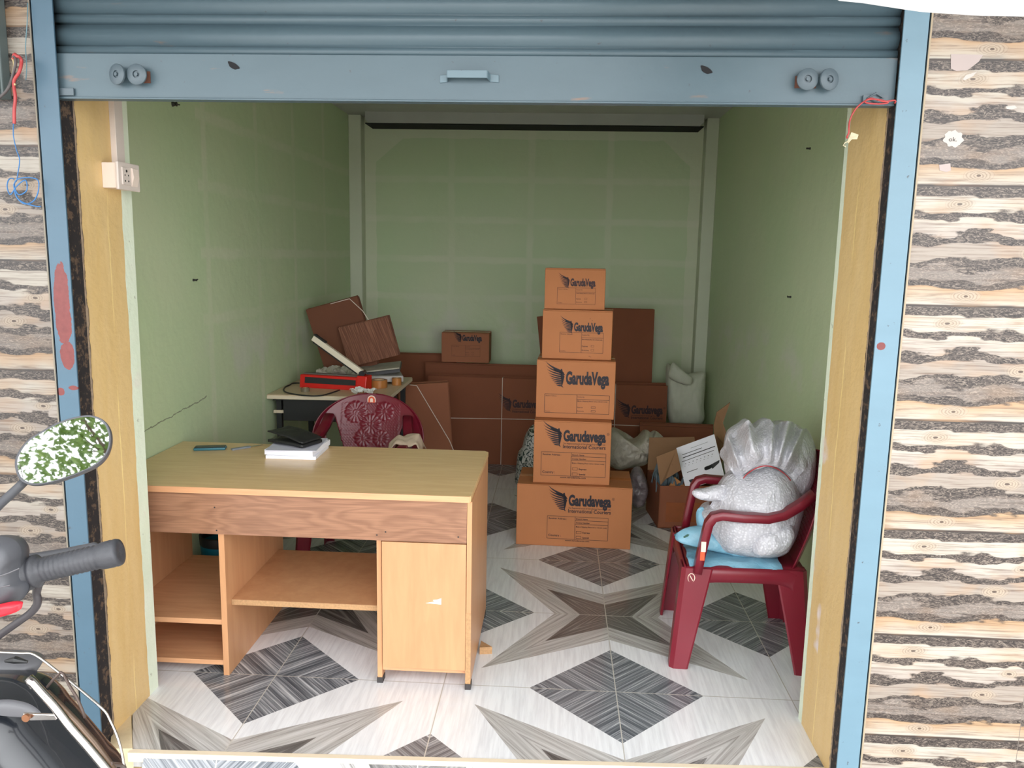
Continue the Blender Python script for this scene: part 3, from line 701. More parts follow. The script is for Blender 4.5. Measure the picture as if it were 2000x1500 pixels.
# ------------------------------------------------------------------ bubble wrap and blue bag on the near chair
N = NT('bubble_wrap'); ob = N.obj()
vd = N.vor(ob, 95, rnd=.85); N.bump(N.m('ADD', N.m('MULTIPLY', N.rng(vd, .0, .6, 1., 0.), .30), N.m('MULTIPLY', N.noise(N.scale(ob, (2.2, 2.2, .8)), 9, 4, .55, 1.2), 1.6)), .5, .012)
m_bub = N.fin(N.mix(N.rng(vd, .1, .55), S(228, 228, 234), S(198, 198, 205)), .28, Transmission_Weight=.12, Coat_Weight=.15, Coat_Roughness=.25)
bw = thing('bubble_wrap_bundle', 'big white bundle of bubble wrap tied with red string, piled on the near armchair', 'bubble wrap', (.80, 3.24, .43))
b = MB()
up_ = [(1416, 880), (1424, 848), (1446, 832), (1463, 822), (1476, 833), (1500, 820), (1512, 828), (1540, 826), (1570, 838), (1590, 868), (1592, 900), (1586, 935), (1570, 962), (1545, 985), (1500, 990), (1455, 985), (1424, 945), (1416, 915)]
b_tilt = lambda p: .0 + .10*(p.z-.65)
inflate(b, up_, 3.30, .17, .016, 7, 3, 20, (2.4, 1, .45), b_tilt)
lo_ = [(1425, 925), (1460, 915), (1500, 900), (1535, 915), (1556, 950), (1566, 985), (1560, 1015), (1550, 1045), (1530, 1072), (1500, 1083), (1445, 1080), (1400, 1068), (1384, 1045), (1372, 1015), (1368, 998), (1388, 985), (1398, 960)]
inflate(b, lo_, 3.20, .180, .032, 3.6, 21, 22, (1.8, 1, .9))
inflate(b, [(1352, 965), (1356, 957), (1375, 955), (1400, 948), (1420, 950), (1420, 975), (1395, 978), (1365, 975)], 3.15, .035, .008, 9, 4, 8)
inflate(b, [(1480, 1040), (1510, 1030), (1545, 1025), (1552, 1050), (1530, 1076), (1495, 1084), (1470, 1078)], 3.035, .05, .012, 9, 14, 8)
# pleated fan of loose film spreading upwards from the string
L_up = smooth_loop([Vector((a_, b_, 0)) for a_, b_ in [(1416, 900), (1420, 862), (1428, 846), (1446, 834), (1462, 820), (1474, 836), (1486, 826), (1502, 818), (1514, 830), (1530, 823), (1548, 824), (1562, 838), (1576, 838), (1590, 864), (1596, 900), (1586, 940)]], 5)[:-10]
def fanf(u, v):
    k_ = u*(len(L_up)-1); i_ = int(min(k_, len(L_up)-2)); e_ = L_up[i_].lerp(L_up[i_+1], k_-i_)
    bx, by = 1440+u*112, 938-32*math.sin(math.pi*u)
    px_, py_ = bx+(e_.x-bx)*v, by+(e_.y-by)*v
    y_ = 3.06+.14*v*v+.13*(2*u-1)**2 + (.018+.030*v)*math.sin(u*34+math.sin(u*9)*2.2)*min(1, v*3) - .07*math.sin(math.pi*min(1, v*1.1)) + .012*noise.noise(Vector((u*9, v*5, 3)))
    return W(px_, py_, y_)
b.grid(fanf, 90, 22)
b.build('wrap', m_bub, bw, smooth=True)
st = MB(); pts = []
for i in range(25):
    t_ = i/24; px = 1452+t_*92; py = 934-26*math.sin(math.pi*min(1, t_*1.02))**.8+t_*4
    p = W(px, py, 3.30); pts.append(Vector((p.x, 3.005+.10*abs(2*t_-1)**1.7, p.z)))
pts2 = [W(1452+i/24*92, 934-26*math.sin(math.pi*i/24)**.8+i/24*4, pts[i].y) for i in range(25)]
st.tube(pts2, .0022, 6); st.build('red_string', simple('red_string', S(178, 52, 58), .6), bw)
m_bb = bag_mat('blue_bag', S(106, 158, 182), S(134, 180, 200), 12, .4)
b = MB(); 
inflate(b, [(1322, 1056), (1320, 1045), (1338, 1032), (1372, 1028), (1400, 1042), (1440, 1062), (1475, 1078), (1490, 1090), (1465, 1092), (1420, 1080), (1380, 1070), (1345, 1062)], 3.16, .05, .012, 9, 2, 12, pw=3)
inflate(b, [(1362, 1030), (1360, 1000), (1372, 990), (1382, 1010), (1392, 1045), (1375, 1055)], 3.20, .03, .010, 9, 6, 8)
b.grid(lambda u, v: Vector((.545+u*.36+.03*noise.noise(Vector((v*4, 1, 2))), 3.035+v*.34+.03*noise.noise(Vector((u*4, 5, 2))), .430+.010*noise.noise(Vector((u*6, v*6, 3)))-.02*max(0, .06-v)/.06)), 20, 20)
bb = tag(b.build('plastic_bag', m_bb, smooth=True), 'light blue plastic bag under the bubble wrap on the near armchair', 'bag')
pg = MB(); p = W(1340, 1047, 3.10)
pg.prism([p+Vector(q) for q in ((-.012, 0, -.004), (-.004, 0, .002), (.004, 0, .008), (.012, 0, .007), (.008, 0, -.001), (.002, 0, -.003), (-.006, 0, -.008))], (0, -.002, 0)); pg.build('printed_mark', simple('bag_print', S(40, 84, 70), .5), bb)

# ------------------------------------------------------------------ cartons
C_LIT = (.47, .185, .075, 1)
m_box = cardboard('carton_board', C_LIT); m_boxd = cardboard('carton_board_aged_dim', (.25, .085, .042, 1)); m_boxe = cardboard('carton_edge', (.36, .17, .075, 1))  # aged board also has the weak light at the back darkened in
m_ink = simple('carton_ink', S(22, 13, 26), .6, var=.05); m_ink2 = simple('carton_ink_brown', S(48, 14, 18), .6, var=.05)
m_tape = simple('clear_tape', S(196, 122, 70), .18, var=.04)
m_str = simple('white_twine', S(222, 208, 196), .7)
FONT = None
def text_verts(body, size, bold=.0, sx=1.0, sp=1.0):
    """flat triangulated lettering in the xy plane, origin at left of the baseline"""
    cu_ = bpy.data.curves.new('t', 'FONT'); cu_.body = body; cu_.size = size; cu_.offset = bold*size; cu_.space_character = sp; cu_.resolution_u = 3
    o = bpy.data.objects.new('t', cu_); col.objects.link(o)
    dg = bpy.context.evaluated_depsgraph_get(); dg.update()
    me = o.evaluated_get(dg).to_mesh()
    v = [Vector((q.co.x*sx, q.co.y)) for q in me.vertices]; f = [tuple(p.vertices) for p in me.polygons]
    o.evaluated_get(dg).to_mesh_clear(); bpy.data.objects.remove(o); bpy.data.curves.remove(cu_)
    return v, f
class Print:
    """ink laid on a face: x to the right, y up, in metres from the face's lower left corner"""
    def __init__(s): s.v = []; s.f = []
    def _a(s, v, f):
        o = len(s.v); s.v += v; s.f += [tuple(i+o for i in q) for q in f]
    def text(s, body, x, y, h=None, wd=None, bold=.0, sx=1.0):
        v, f = text_verts(body, 1.0, bold, sx)
        if not v: return
        x0 = min(q.x for q in v); x1 = max(q.x for q in v)
        k = (wd/(x1-x0)) if wd else h; ky = h if h else k
        s._a([Vector((x+(q.x-x0)*k, y+q.y*ky)) for q in v], f)
    def line(s, x0, y0, x1, y1, t=.0014):
        d = Vector((x1-x0, y1-y0)).normalized(); n_ = Vector((-d.y, d.x))*t/2
        s._a([Vector((x0, y0))-n_, Vector((x1, y1))-n_, Vector((x1, y1))+n_, Vector((x0, y0))+n_], [(0,1,2,3)])
    def rect(s, x0, y0, x1, y1, t=.0014):
        s.line(x0, y0, x1, y0, t); s.line(x1, y0, x1, y1, t); s.line(x1, y1, x0, y1, t); s.line(x0, y1, x0, y0, t)
    def poly(s, pts): s._a([Vector(p) for p in pts], [tuple(range(len(pts)))])
    def wing(s, x, y, k, ky=None):
        """feathered wing, k wide and ky high: swept feathers running from the upper left into the shoulder at the right"""
        ky = ky or k*1.36
        def Q(a, b): return (x+a*k, y+b*ky)
        tips = [(.00, 1.0), (.03, .84), (.07, .70), (.13, .57), (.20, .46), (.28, .36), (.37, .27), (.46, .19), (.56, .11)]
        ends = [(.86, .62), (.92, .55), (.97, .47), (1.0, .39), (.97, .32), (.95, .25), (.92, .19), (.91, .12), (.88, .05)]
        for i, ((tx, ty), (ex, ey)) in enumerate(zip(tips, ends)):
            th = .088 if i else .105; cx, cy = tx+(ex-tx)*.30, ty-(ty-ey)*.62-.03
            up = []; lo = []
            for j in range(13):
                t_ = j/12; bx = (1-t_)**2*tx+2*(1-t_)*t_*cx+t_*t_*ex; by = (1-t_)**2*ty+2*(1-t_)*t_*cy+t_*t_*ey
                w_ = th*min(1, t_*1.6)**.9*(1 if t_ < .9 else .8)
                up.append((bx+w_*.25, by+w_*.42)); lo.append((bx-w_*.1, by-w_*.20))
            for j in range(12): s.poly([Q(*lo[j]), Q(*lo[j+1]), Q(*up[j+1]), Q(*up[j])])
        for i in range(4):     # short coverts on the leading edge
            a0 = .36+i*.13; b0 = .76-i*.035; s.poly([Q(a0, b0), Q(a0+.20, b0-.07), Q(a0+.30, b0-.20), Q(a0+.12, b0-.12)])
        s.poly([Q(.80, .70), Q(.87, .72), Q(.93, .55), Q(1.0, .42), Q(.95, .20), Q(.90, .06), Q(.97, -.02), Q(.86, .02), Q(.84, .30), Q(.80, .52)])
    def build(s, name, mat, parent, M):
        mb = MB(); mb.v = [M @ Vector((q.x, q.y, 0)) for q in s.v]; mb.f = [list(q) for q in s.f]; mb.m = [0]*len(mb.f)
        return mb.build(name, mat, parent)
def face_M(a, b, z0, off=.0012):
    """matrix for a vertical face whose lower edge runs a->b (seen from the street left to right)"""
    d = (Vector(b)-Vector(a)); d.z = 0; d.normalize(); n_ = Vector((d.y, -d.x, 0))
    return Matrix((( d.x, 0, n_.x, a[0]+n_.x*off), (d.y, 0, n_.y, a[1]+n_.y*off), (0, 1, 0, z0), (0, 0, 0, 1)))
def big_print(Wd, Ht, lx, ly, lw, kind):
    """lx,ly: lower left of the wordmark block as a fraction; lw: full width of wing+word, metres"""
    p = Print(); ws_ = lw*.30; p.wing(lx, ly-.03*lw, ws_)
    x0 = lx+lw*.325
    if kind == 'int':
        p.text('Garudavega', x0, ly+.065*lw, wd=lw*.665, h=lw*.235, bold=.05)
        p.text('\u00ae', lx+lw*1.0, ly+.17*lw, h=lw*.06)
        p.text('The Registered brand of Garudavega Express Pvt. Ltd.', x0, ly+.010*lw, wd=lw*.66, h=lw*.032, bold=.01)
        p.text('International Couriers', x0, ly-.055*lw, wd=lw*.665, h=lw*.082, bold=.018)
    else:
        p.text('GarudaVega', x0, ly+.03*lw, wd=lw*.675, h=lw*.27, bold=.05)
    return p
def form(p, x0, y0, x1, y1, xm, kind, t=.0021):
    p.rect(x0, y0, x1, y1, t); p.line(xm, y0, xm, y1, t); h = y1-y0; s_ = h*.085
    if kind == 'int':
        p.line(xm, y1-h*.155, x1, y1-h*.155, t); p.line(xm, y1-h*.32, x1, y1-h*.32, t)
        p.text('Receiver Address :', x0+.008, y1-h*.14, h=s_*1.2, bold=.02); p.text('Country :', x0+.008, y0+h*.10, h=s_*1.6, bold=.02)
        p.text('Branch Name', xm+.006, y1-h*.12, h=s_*1.05, bold=.02); p.text('Invoice Number', xm+.006, y1-h*.285, h=s_*1.05, bold=.02)
        p.text('Mode of Shipping (Please tick as relevant mode)', xm+.006, y1-h*.46, wd=(x1-xm)*.93, h=s_*.9, bold=.015)
        for k, tx in ((.70, 'Express'), (.92, 'Special')):
            p.rect(xm+.008, y1-h*(k+.03), xm+.008+(x1-xm)*.15, y1-h*(k-.07), t*.8); p.text(tx, xm+.012+(x1-xm)*.17, y1-h*(k+.02), h=s_*1.2, bold=.02)
        p.text('www.garudavega.com', x0+(x1-x0)*.30, y0-h*.09, wd=(x1-x0)*.40, h=s_*1.15, bold=.02)
    else:
        p.line(xm, y1-h*.25, x1, y1-h*.25, t)
        p.text('Receiver Address :', x0+.005, y1-h*.12, h=s_*.95, bold=.01); p.text('Country :', x0+.005, y0+h*.05, h=s_*.85, bold=.01)
        p.text('Invoice No', xm+.004, y1-h*.14, h=s_*.95, bold=.01); p.text('Mode of Shipping (Please tick as relevant mode)', xm+.004, y1-h*.36, wd=(x1-xm)*.92, h=s_*.9, bold=.015)
        for k, tx in ((.66, 'Express'), (.86, 'Economy')):
            p.text(tx, xm+.004, y1-h*(k+.04), h=s_*1.1, bold=.01); a = xm+(x1-xm)*.45; p.rect(a, y1-h*(k+.04), a+(x1-xm)*.13, y1-h*(k-.05), t*.7)
def carton(label, a, b, depth, z0, h, printer, ink=None, bm_=None, group='cartons in the tall stack', top_slope=.0):
    """a,b: lower front corners (left, right)"""
    a = Vector((a[0], a[1], z0)); b = Vector((b[0], b[1], z0)); d = (b-a); Wd = d.length; d = d.normalized(); n_ = Vector((-d.y, d.x, 0))
    t = thing('carton_box', label, 'cardboard box', tuple((a+b)/2+n_*depth/2), 0, group)
    G = Matrix(((d.x, n_.x, 0, a.x), (d.y, n_.y, 0, a.y), (0, 0, 1, z0), (0, 0, 0, 1)))
    mt = bm_ or m_box; g = .0008
    mb = MB(); mb.box(0, Wd, 0, depth, .0005, h-.0065, G); mb.build('box_body', mt, t, bevel=.003)
    for k, (y0, y1) in enumerate(((.001, depth/2-.002), (depth/2+.002, depth-.001))):
        fl_ = MB(); fl_.box(.001, Wd-.001, y0, y1, h-.0062, h-.0008, G); fl_.build('top_flap', mt, t, bevel=.001)
    tp = MB(); tp.box(0, Wd, depth/2-.024, depth/2+.024, h-.0008, h-.0002, G); tp.build('tape_strip', m_tape, t)
    p = printer(Wd, h)
    if p: p.build('printed_logo', ink or m_ink, t, face_M(a, b, z0))
    return t
def pr1(Wd, H):   # bottom
    p = big_print(Wd, H, .172, .218, .352, 'int'); form(p, .172, .045, .508, .175, .326, 'int'); return p
def pr2(Wd, H):
    p = big_print(Wd, H, .048, .222, .350, 'int'); form(p, .043, .045, .398, .178, .208, 'int'); return p
def pr3(Wd, H):
    p = big_print(Wd, H, .048, .185, .352, 'b'); form(p, .048, .030, .405, .135, .226, 'b'); return p
def pr4(Wd, H):
    p = big_print(Wd, H, .098, .152, .236, 'b'); form(p, .098, .038, .338, .150, .218, 'b', .0017)
    for dx, dy in ((.26, .228), (.272, .218), (.262, .020), (.27, .016)): p.rect(dx, dy, dx+.004, dy+.0012, .0012)
    return p
def pr5(Wd, H):
    p = big_print(Wd, H, .074, .125, .205, 'b'); form(p, .070, .030, .280, .120, .172, 'b', .0014); return p
GS = 'cartons in the tall stack'
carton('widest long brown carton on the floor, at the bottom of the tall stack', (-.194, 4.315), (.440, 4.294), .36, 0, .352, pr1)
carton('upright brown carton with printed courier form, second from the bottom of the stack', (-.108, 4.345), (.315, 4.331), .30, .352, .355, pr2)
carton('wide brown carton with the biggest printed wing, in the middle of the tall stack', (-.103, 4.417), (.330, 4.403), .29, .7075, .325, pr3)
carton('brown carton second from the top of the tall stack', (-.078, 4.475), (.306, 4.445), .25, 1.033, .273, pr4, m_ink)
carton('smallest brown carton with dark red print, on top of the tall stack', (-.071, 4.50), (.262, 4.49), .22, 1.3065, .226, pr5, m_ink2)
def bundle(nm, label, cat, a, b, z0, h, depth, nsheet, lean=0, mat=None, group=None, printer=None, strings=(), ink=None, jit=.012, seed=1, tilt=0, spr=1.0):
    """flattened cartons standing on edge, tied together; a,b lower front corners"""
    rnd = random.Random(seed); a = Vector((a[0], a[1], z0)); b = Vector((b[0], b[1], z0)); d = b-a; Wd = d.length; d.normalize(); n_ = Vector((-d.y, d.x, 0))
    t = thing(nm, label, cat, tuple((a+b)/2+n_*depth/2), 0, group)
    G = Matrix(((d.x, n_.x, 0, a.x), (d.y, n_.y, 0, a.y), (0, 0, 1, z0), (0, 0, 0, 1))) @ Matrix.Rotation(R(tilt), 4, 'Y') @ Matrix.Rotation(-R(lean), 4, 'X')
    th = depth/nsheet
    for k in range(nsheet):
        j = 0 if k == 0 else 1
        x0 = j*rnd.uniform(-jit, jit); x1 = Wd+j*rnd.uniform(-jit, jit); hh = h+j*rnd.uniform(-jit*.8, jit)
        mb = MB(); mb.box(x0, x1, k*th, k*th+th*.42, 0, hh, G); mb.box(x0+.001, x1-.001, k*th+th*.5, k*th+th*.92, 0, hh-.002, G)
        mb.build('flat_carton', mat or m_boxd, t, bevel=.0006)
    for s_ in strings:
        mb = MB(); kd, q = s_[0], s_[1]; r_ = .0028; o = .004
        if kd == 'v': pts = [(q, -o, 0), (q, -o, h+.004), (q+.004, depth+o, h+.004), (q, depth+o, 0)]
        elif kd == 'h': pts = [(-o, depth, q), (-o, -o, q), (Wd+o, -o, q+(s_[2] if len(s_) > 2 else 0)), (Wd+o, depth, q)]
        else: pts = [(p[0], -o, p[1]) for p in q]
        mb.tube([G @ Vector(p) for p in pts], r_, 6); mb.build('twine', m_str, t)
    if printer:
        p = printer(Wd, h); Gp = G @ Matrix(((1, 0, 0, 0), (0, 0, -1, -.0014), (0, 1, 0, 0), (0, 0, 0, 1)))
        mb = MB(); mb.v = [Gp @ Vector((q.x, q.y, 0)) for q in p.v]; mb.f = [list(q) for q in p.f]; mb.m = [0]*len(mb.f); mb.build('printed_logo', ink or m_ink2, t)
    return t
def prB(x, y, lw):
    def f(Wd, H):
        p = big_print(Wd, H, x, y, lw, 'int'); return p
    return f
GF = 'flattened cartons against the back wall'
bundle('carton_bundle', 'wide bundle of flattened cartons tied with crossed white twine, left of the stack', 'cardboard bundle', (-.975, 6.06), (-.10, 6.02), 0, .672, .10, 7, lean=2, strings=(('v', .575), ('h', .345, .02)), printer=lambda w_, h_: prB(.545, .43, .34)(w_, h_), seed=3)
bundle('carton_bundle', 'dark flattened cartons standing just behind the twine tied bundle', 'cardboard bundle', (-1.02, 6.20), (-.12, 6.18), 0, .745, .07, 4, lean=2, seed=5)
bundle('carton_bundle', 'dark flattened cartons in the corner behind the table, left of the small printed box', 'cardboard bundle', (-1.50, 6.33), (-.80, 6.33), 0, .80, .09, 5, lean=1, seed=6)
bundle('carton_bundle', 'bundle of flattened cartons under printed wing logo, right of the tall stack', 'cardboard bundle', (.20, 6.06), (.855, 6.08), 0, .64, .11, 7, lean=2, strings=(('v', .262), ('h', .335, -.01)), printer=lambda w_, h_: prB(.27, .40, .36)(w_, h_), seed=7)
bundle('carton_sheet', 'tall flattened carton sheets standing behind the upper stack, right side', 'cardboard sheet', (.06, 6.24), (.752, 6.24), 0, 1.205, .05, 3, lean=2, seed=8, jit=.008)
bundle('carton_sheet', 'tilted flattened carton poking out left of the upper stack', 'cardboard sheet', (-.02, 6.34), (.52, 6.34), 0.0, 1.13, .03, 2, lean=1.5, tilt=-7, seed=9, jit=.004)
def prS(Wd, H):
    p = big_print(Wd, H, .088, .165, .225, 'b'); form(p, .080, .050, .300, .135, .185, 'b', .0012); return p
carton('small dark brown printed carton sitting on the flattened cartons at the back', (-.885, 6.17), (-.515, 6.17), .20, .768, .232, prS, ink=m_ink, bm_=cardboard('carton_small', (.34, .13, .065, 1)), group=None)

# ------------------------------------------------------------------ side table and what is on it
m_ttop = simple('table_top', S(206, 184, 152), .4, var=.05); m_cream = simple('cream_edge', S(216, 202, 176), .5, var=.04)
tb = thing('side_table', 'cream topped table with black steel drawer box, against the left wall at the back', 'table', (-1.30, 4.9, 0))
TZ = .777
mb = MB(); mb.prism([(XL+.004, 4.50, TZ-.026), (-.955, 4.52, TZ-.026), (-.955, 5.30, TZ-.026), (XL+.004, 5.30, TZ-.026)], (0, 0, .022)); mb.build('table_edge', m_cream, tb, bevel=.003)
mb = MB(); mb.prism([(XL+.006, 4.502, TZ-.004), (-.957, 4.522, TZ-.004), (-.957, 5.298, TZ-.004), (XL+.006, 5.298, TZ-.004)], (0, 0, .004)); mb.build('table_top', m_ttop, tb)
MB().box(-1.585, -1.02, 4.56, 5.1, .615, .738).build('drawer_box', m_black, tb, bevel=.002)
MB().box(-1.64, -1.0, 4.54, 5.2, .738, TZ-.026).build('top_frame', m_black, tb)
MB().box(-1.65, -1.585, 4.575, 4.60, .655, .672).build('drawer_handle', m_cream, tb)
for x, y in ((-1.62, 4.60), (-1.0, 4.60), (-1.62, 5.2), (-1.0, 5.2)):
    MB().box(x-.015, x+.015, y-.015, y+.015, 0, .738).build('leg', m_black, tb)
MB().box(-1.6, -1.02, 4.59, 4.61, .34, .36).build('stretcher', simple('stretcher_grey', (.3, .3, .3, 1), .5), tb)
MB().box(-1.62, -1.0, 5.19, 5.21, .12, .15).build('stretcher', m_black, tb)
# impulse sealer
m_red = simple('sealer_red', S(206, 26, 18), .38, var=.05); m_arm = simple('sealer_cream', S(232, 222, 202), .35, var=.03)
sl = thing('impulse_sealer', 'red impulse bag sealer with its cream arm raised, on the side table', 'bag sealer', (-1.33, 4.78, TZ))
A_ = Vector((-1.555, 4.79, TZ)); B_ = Vector((-1.125, 4.715, TZ)); dd_ = (B_-A_).normalized(); Lg = (B_-A_).length; nn_ = Vector((-dd_.y, dd_.x, 0))
GS_ = Matrix(((dd_.x, nn_.x, 0, A_.x), (dd_.y, nn_.y, 0, A_.y), (0, 0, 1, TZ), (0, 0, 0, 1)))
mb = MB(); mb.prism([GS_ @ Vector(q) for q in ((0, -.012, .0), (0, .085, .0), (0, .078, .078), (0, 0, .078))], dd_*Lg*.86); mb.build('base', m_red, sl, bevel=.004)
mb = MB(); mb.prism([GS_ @ Vector(q) for q in ((Lg*.835, -.014, 0), (Lg*.835, .088, 0), (Lg*.85, .080, .088), (Lg*.85, 0, .088))], dd_*Lg*.15); mb.build('hinge_housing', m_red, sl, bevel=.005)
mb = MB(); mb.prism([GS_ @ Vector(q) for q in ((.035, -.0100, .030), (Lg*.84, -.0085, .030), (Lg*.84, -.0035, .062), (.035, -.0025, .066))], (0, -.004, 0)); mb.build('name_plate', m_black, sl)
mb = MB(); mb.box(.012, Lg*.84, .025, .055, .078, .086, GS_); mb.build('heating_bar', simple('bar_grey', (.22, .22, .2, 1), .4, .6), sl, bevel=.001)
hp = GS_ @ Vector((Lg*.90, .04, .100)); tp_ = Vector((-1.485, 4.85, 1.075))
ax_ = (tp_-hp); L2 = ax_.length; ax_.normalize(); sd_ = ax_.cross(Vector((0, -1, 0))).normalized(); th_ = sd_.cross(ax_).normalized()
GA = Matrix(((ax_.x, th_.x, sd_.x, hp.x), (ax_.y, th_.y, sd_.y, hp.y), (ax_.z, th_.z, sd_.z, hp.z), (0, 0, 0, 1)))
mb = MB(); mb.box(0, L2, -.016, .016, -.017, .017, GA); mb.build('pressing_arm', m_arm, sl, bevel=.003)
sgz = 1 if (GA.to_3x3() @ Vector((0, 0, 1))).z > 0 else -1
mb = MB(); mb.box(L2*.78, L2*1.01, -.015, .015, sgz*.017, sgz*.028, GA); mb.build('arm_grip', m_black, sl, bevel=.002)
mb = MB(); mb.box(.03, L2*.97, -.004, .004, -sgz*.028, -sgz*.017, GA); mb.build('pressing_strip', m_black, sl)
mb = MB(); mb.lathe([(0, -.03), (.018, -.03), (.018, .03), (0, .03)], Matrix.Translation(hp) @ Matrix.Rotation(R(90), 4, 'X'), 18, cap=False); mb.build('hinge_pin', simple('hinge_black', (.03, .03, .035, 1), .2), sl, angle=40)
cb = MB(); cp = [W(555, 748, z=TZ+.006), W(540, 752, z=TZ+.006), W(528, 750, z=TZ+.004), W(553, 757, z=TZ+.004)]
kp = [(585, 748), (566, 752), (556, 757), (555, 764), (570, 769), (600, 773), (625, 773), (645, 768), (670, 760), (700, 756)]
cb.tube(smooth_loop([W(a, b_, z=TZ+.0045) for a, b_ in kp], 4)[:-8], .0042, 7); cb.build('power_cord', m_black, sl, smooth=True)

m_btape = simple('brown_tape', S(176, 116, 62), .22, var=.12); m_core = simple('tape_core', S(198, 168, 128), .8)
def roll(label, x, y, z, r_, hgt, mt, rz=0, group=None):
    t = thing('tape_roll', label, 'tape roll', (x, y, z), 0, group)
    Mx = Matrix.Translation((x, y, z))
    MB().lathe([(r_*.62, 0), (r_, 0), (r_, hgt), (r_*.62, hgt), (r_*.62, 0)], Mx, 36, cap=False).build('tape', mt, t, angle=40, bevel=.001)
    MB().lathe([(r_*.56, .0005), (r_*.618, .0005), (r_*.618, hgt-.0005), (r_*.56, hgt-.0005), (r_*.56, .0005)], Mx, 30, cap=False).build('core', m_core, t, angle=40)
roll('large roll of brown packing tape on the side table, nearest the sealer', -1.085, 4.86, TZ, .052, .048, m_btape)
roll('second brown tape roll, farther back beside the larger tape roll on the table', -.995, 4.965, TZ, .030, .046, m_btape)
roll('small flat tape roll lying inside the loop of the sealer cord', -1.478, 4.64, TZ, .026, .022, simple('clear_roll', S(120, 112, 92), .2, var=.2))
# crumpled papers
m_news = simple('newsprint', S(176, 172, 156), .8, var=.18, sc_=30); m_wp = simple('scrap_paper', S(226, 226, 222), .7, var=.03)
def crumple(name, label, cat, x, y, z, sx, sy, hgt, mt, rz=0, seed=0, n_=18, fr=3.0):
    mb = MB(); Mx = rotz(rz, (x, y, z))
    def f(u, v):
        q = Vector((u*fr+seed, v*fr, seed*.7)); h = hgt*(.5+.9*noise.noise(q)+.5*(1-2*abs(noise.noise(q*2.3))))
        wx = .12*noise.noise(q*1.3+Vector((9, 0, 0))); return Mx @ Vector(((u-.5+wx*.5)*sx, (v-.5+wx*.4)*sy, max(.001, h)))
    mb.grid(f, n_, n_); o = mb.build(name, mt, solid=.0012); return tag(o, label, cat)
crumple('crumpled_paper', 'crumpled white paper scrap at the front edge of the side table', 'paper', -1.12, 4.60, TZ, .13, .09, .030, m_wp, -15, 3)
pd = thing('weighing_tray', 'pale grey flat weighing tray under papers on the side table', 'tray', (-1.13, 5.1, TZ))
mx = rotz(16, (-1.16, 5.09, TZ)); mb = MB(); mb.box(-.17, .17, -.13, .13, .012, .052, mx); mb.build('tray_body', simple('tray_grey', S(178, 174, 170), .45, var=.05), pd, bevel=.006)
for a, b_ in ((-.14, -.1), (.14, -.1), (.14, .1), (-.14, .1)): MB().box(a-.01, a+.01, b_-.01, b_+.01, 0, .013, mx).build('foot', m_black, pd)
crumple('newspaper', 'crumpled grey newspaper sheets behind the raised sealer arm', 'newspaper', -1.36, 5.03, TZ+.002, .30, .26, .070, m_news, 10, 11, 24, 3.5)
fo = thing('folder', 'dark edged grey folder topping the pile at the back of the side table', 'folder', (-1.14, 5.13, TZ+.055))
mx = rotz(8, (-1.16, 5.12, TZ+.053)) @ Matrix.Rotation(R(-7), 4, 'Y') @ Matrix.Rotation(R(3), 4, 'X')
mb = MB(); mb.box(-.20, .165, -.11, .12, .022, .028, mx); mb.build('cover', m_black, fo, bevel=.001); mb = MB(); mb.box(-.20, .160, -.108, .118, .028, .036, mx); mb.build('sheets', m_news, fo)
mb = MB(); mb.box(-.19, .16, -.10, .115, .004, .0215, mx); mb.build('sheets', simple('folder_dark', S(70, 70, 72), .6), fo)
MB().box(-1.038, -.99, 5.03, 5.05, TZ, TZ+.012).build('marker_pen', m_red, bevel=.004); tag(bpy.data.objects['marker_pen'], 'short red marker on the side table beside the tape rolls', 'marker')
# carton bundles on the table
m_ribb = NT('corrugated_side'); _o = m_ribb.obj(); _q = m_ribb.xyz(_o)
_s = m_ribb.noise(m_ribb.vec(m_ribb.m('ADD', m_ribb.m('MULTIPLY', _q[0], 160.), m_ribb.m('MULTIPLY', _q[2], 60.)), m_ribb.m('MULTIPLY', _q[2], 6.)), 1., 3)
m_ribb = m_ribb.fin(m_ribb.mix(m_ribb.rng(_s, .45, .7), (.13, .045, .022, 1), (.27, .12, .065, 1)), .75)
bundle('carton_bundle', 'tall tied bundle of small flattened cartons leaning in the corner on the side table', 'cardboard bundle', (-1.50, 5.18), (-1.15, 5.02+.16), TZ+.002, .46, .075, 6, lean=-3, tilt=-16, strings=(('p', [(.17, .458), (.30, .458), (.36, .36), (.42, .16)]),), seed=21, jit=.006, mat=cardboard('carton_table', (.16, .062, .034, 1)))
bundle('carton_bundle', 'shorter ribbed carton bundle leaning before the tall one on the side table', 'cardboard bundle', (-1.33, 5.10), (-1.00, 5.12), TZ+.085, .26, .05, 5, lean=-2, tilt=-15, seed=22, jit=.006, mat=m_ribb)
# carton leaning beside the table
bundle('carton_bundle', 'large tied carton bundle leaning between the side table and the twine cross bundle', 'cardboard bundle', (-1.03, 5.42), (-.69, 5.46), 0, .70, .16, 6, lean=1, tilt=-4, strings=(('p', [(.08, .70), (.13, .69), (.33, .29), (.36, .2)]),), seed=31, jit=.01, mat=cardboard('carton_lean', (.27, .10, .05, 1)))
# dustbin behind the desk, black bin under the table
bn = thing('waste_bin', 'teal plastic waste bin with a black bag rim, seen through the left desk opening', 'waste bin', (-1.553, 3.585, 0))
Mx = Matrix.Translation((-1.553, 3.585, 0))
MB().lathe([(0, .0), (.088, .0), (.105, .24), (.101, .24), (.084, .008), (0, .008)], Mx, 36, cap=False).build('bin_body', simple('teal_plastic', S(18, 116, 138), .4), bn, angle=40)
MB().lathe([(.1055, .228), (.108, .27), (.104, .275), (.098, .262), (.0995, .235)], Mx, 36, cap=False).build('bag_rim', m_black, bn, smooth=True)

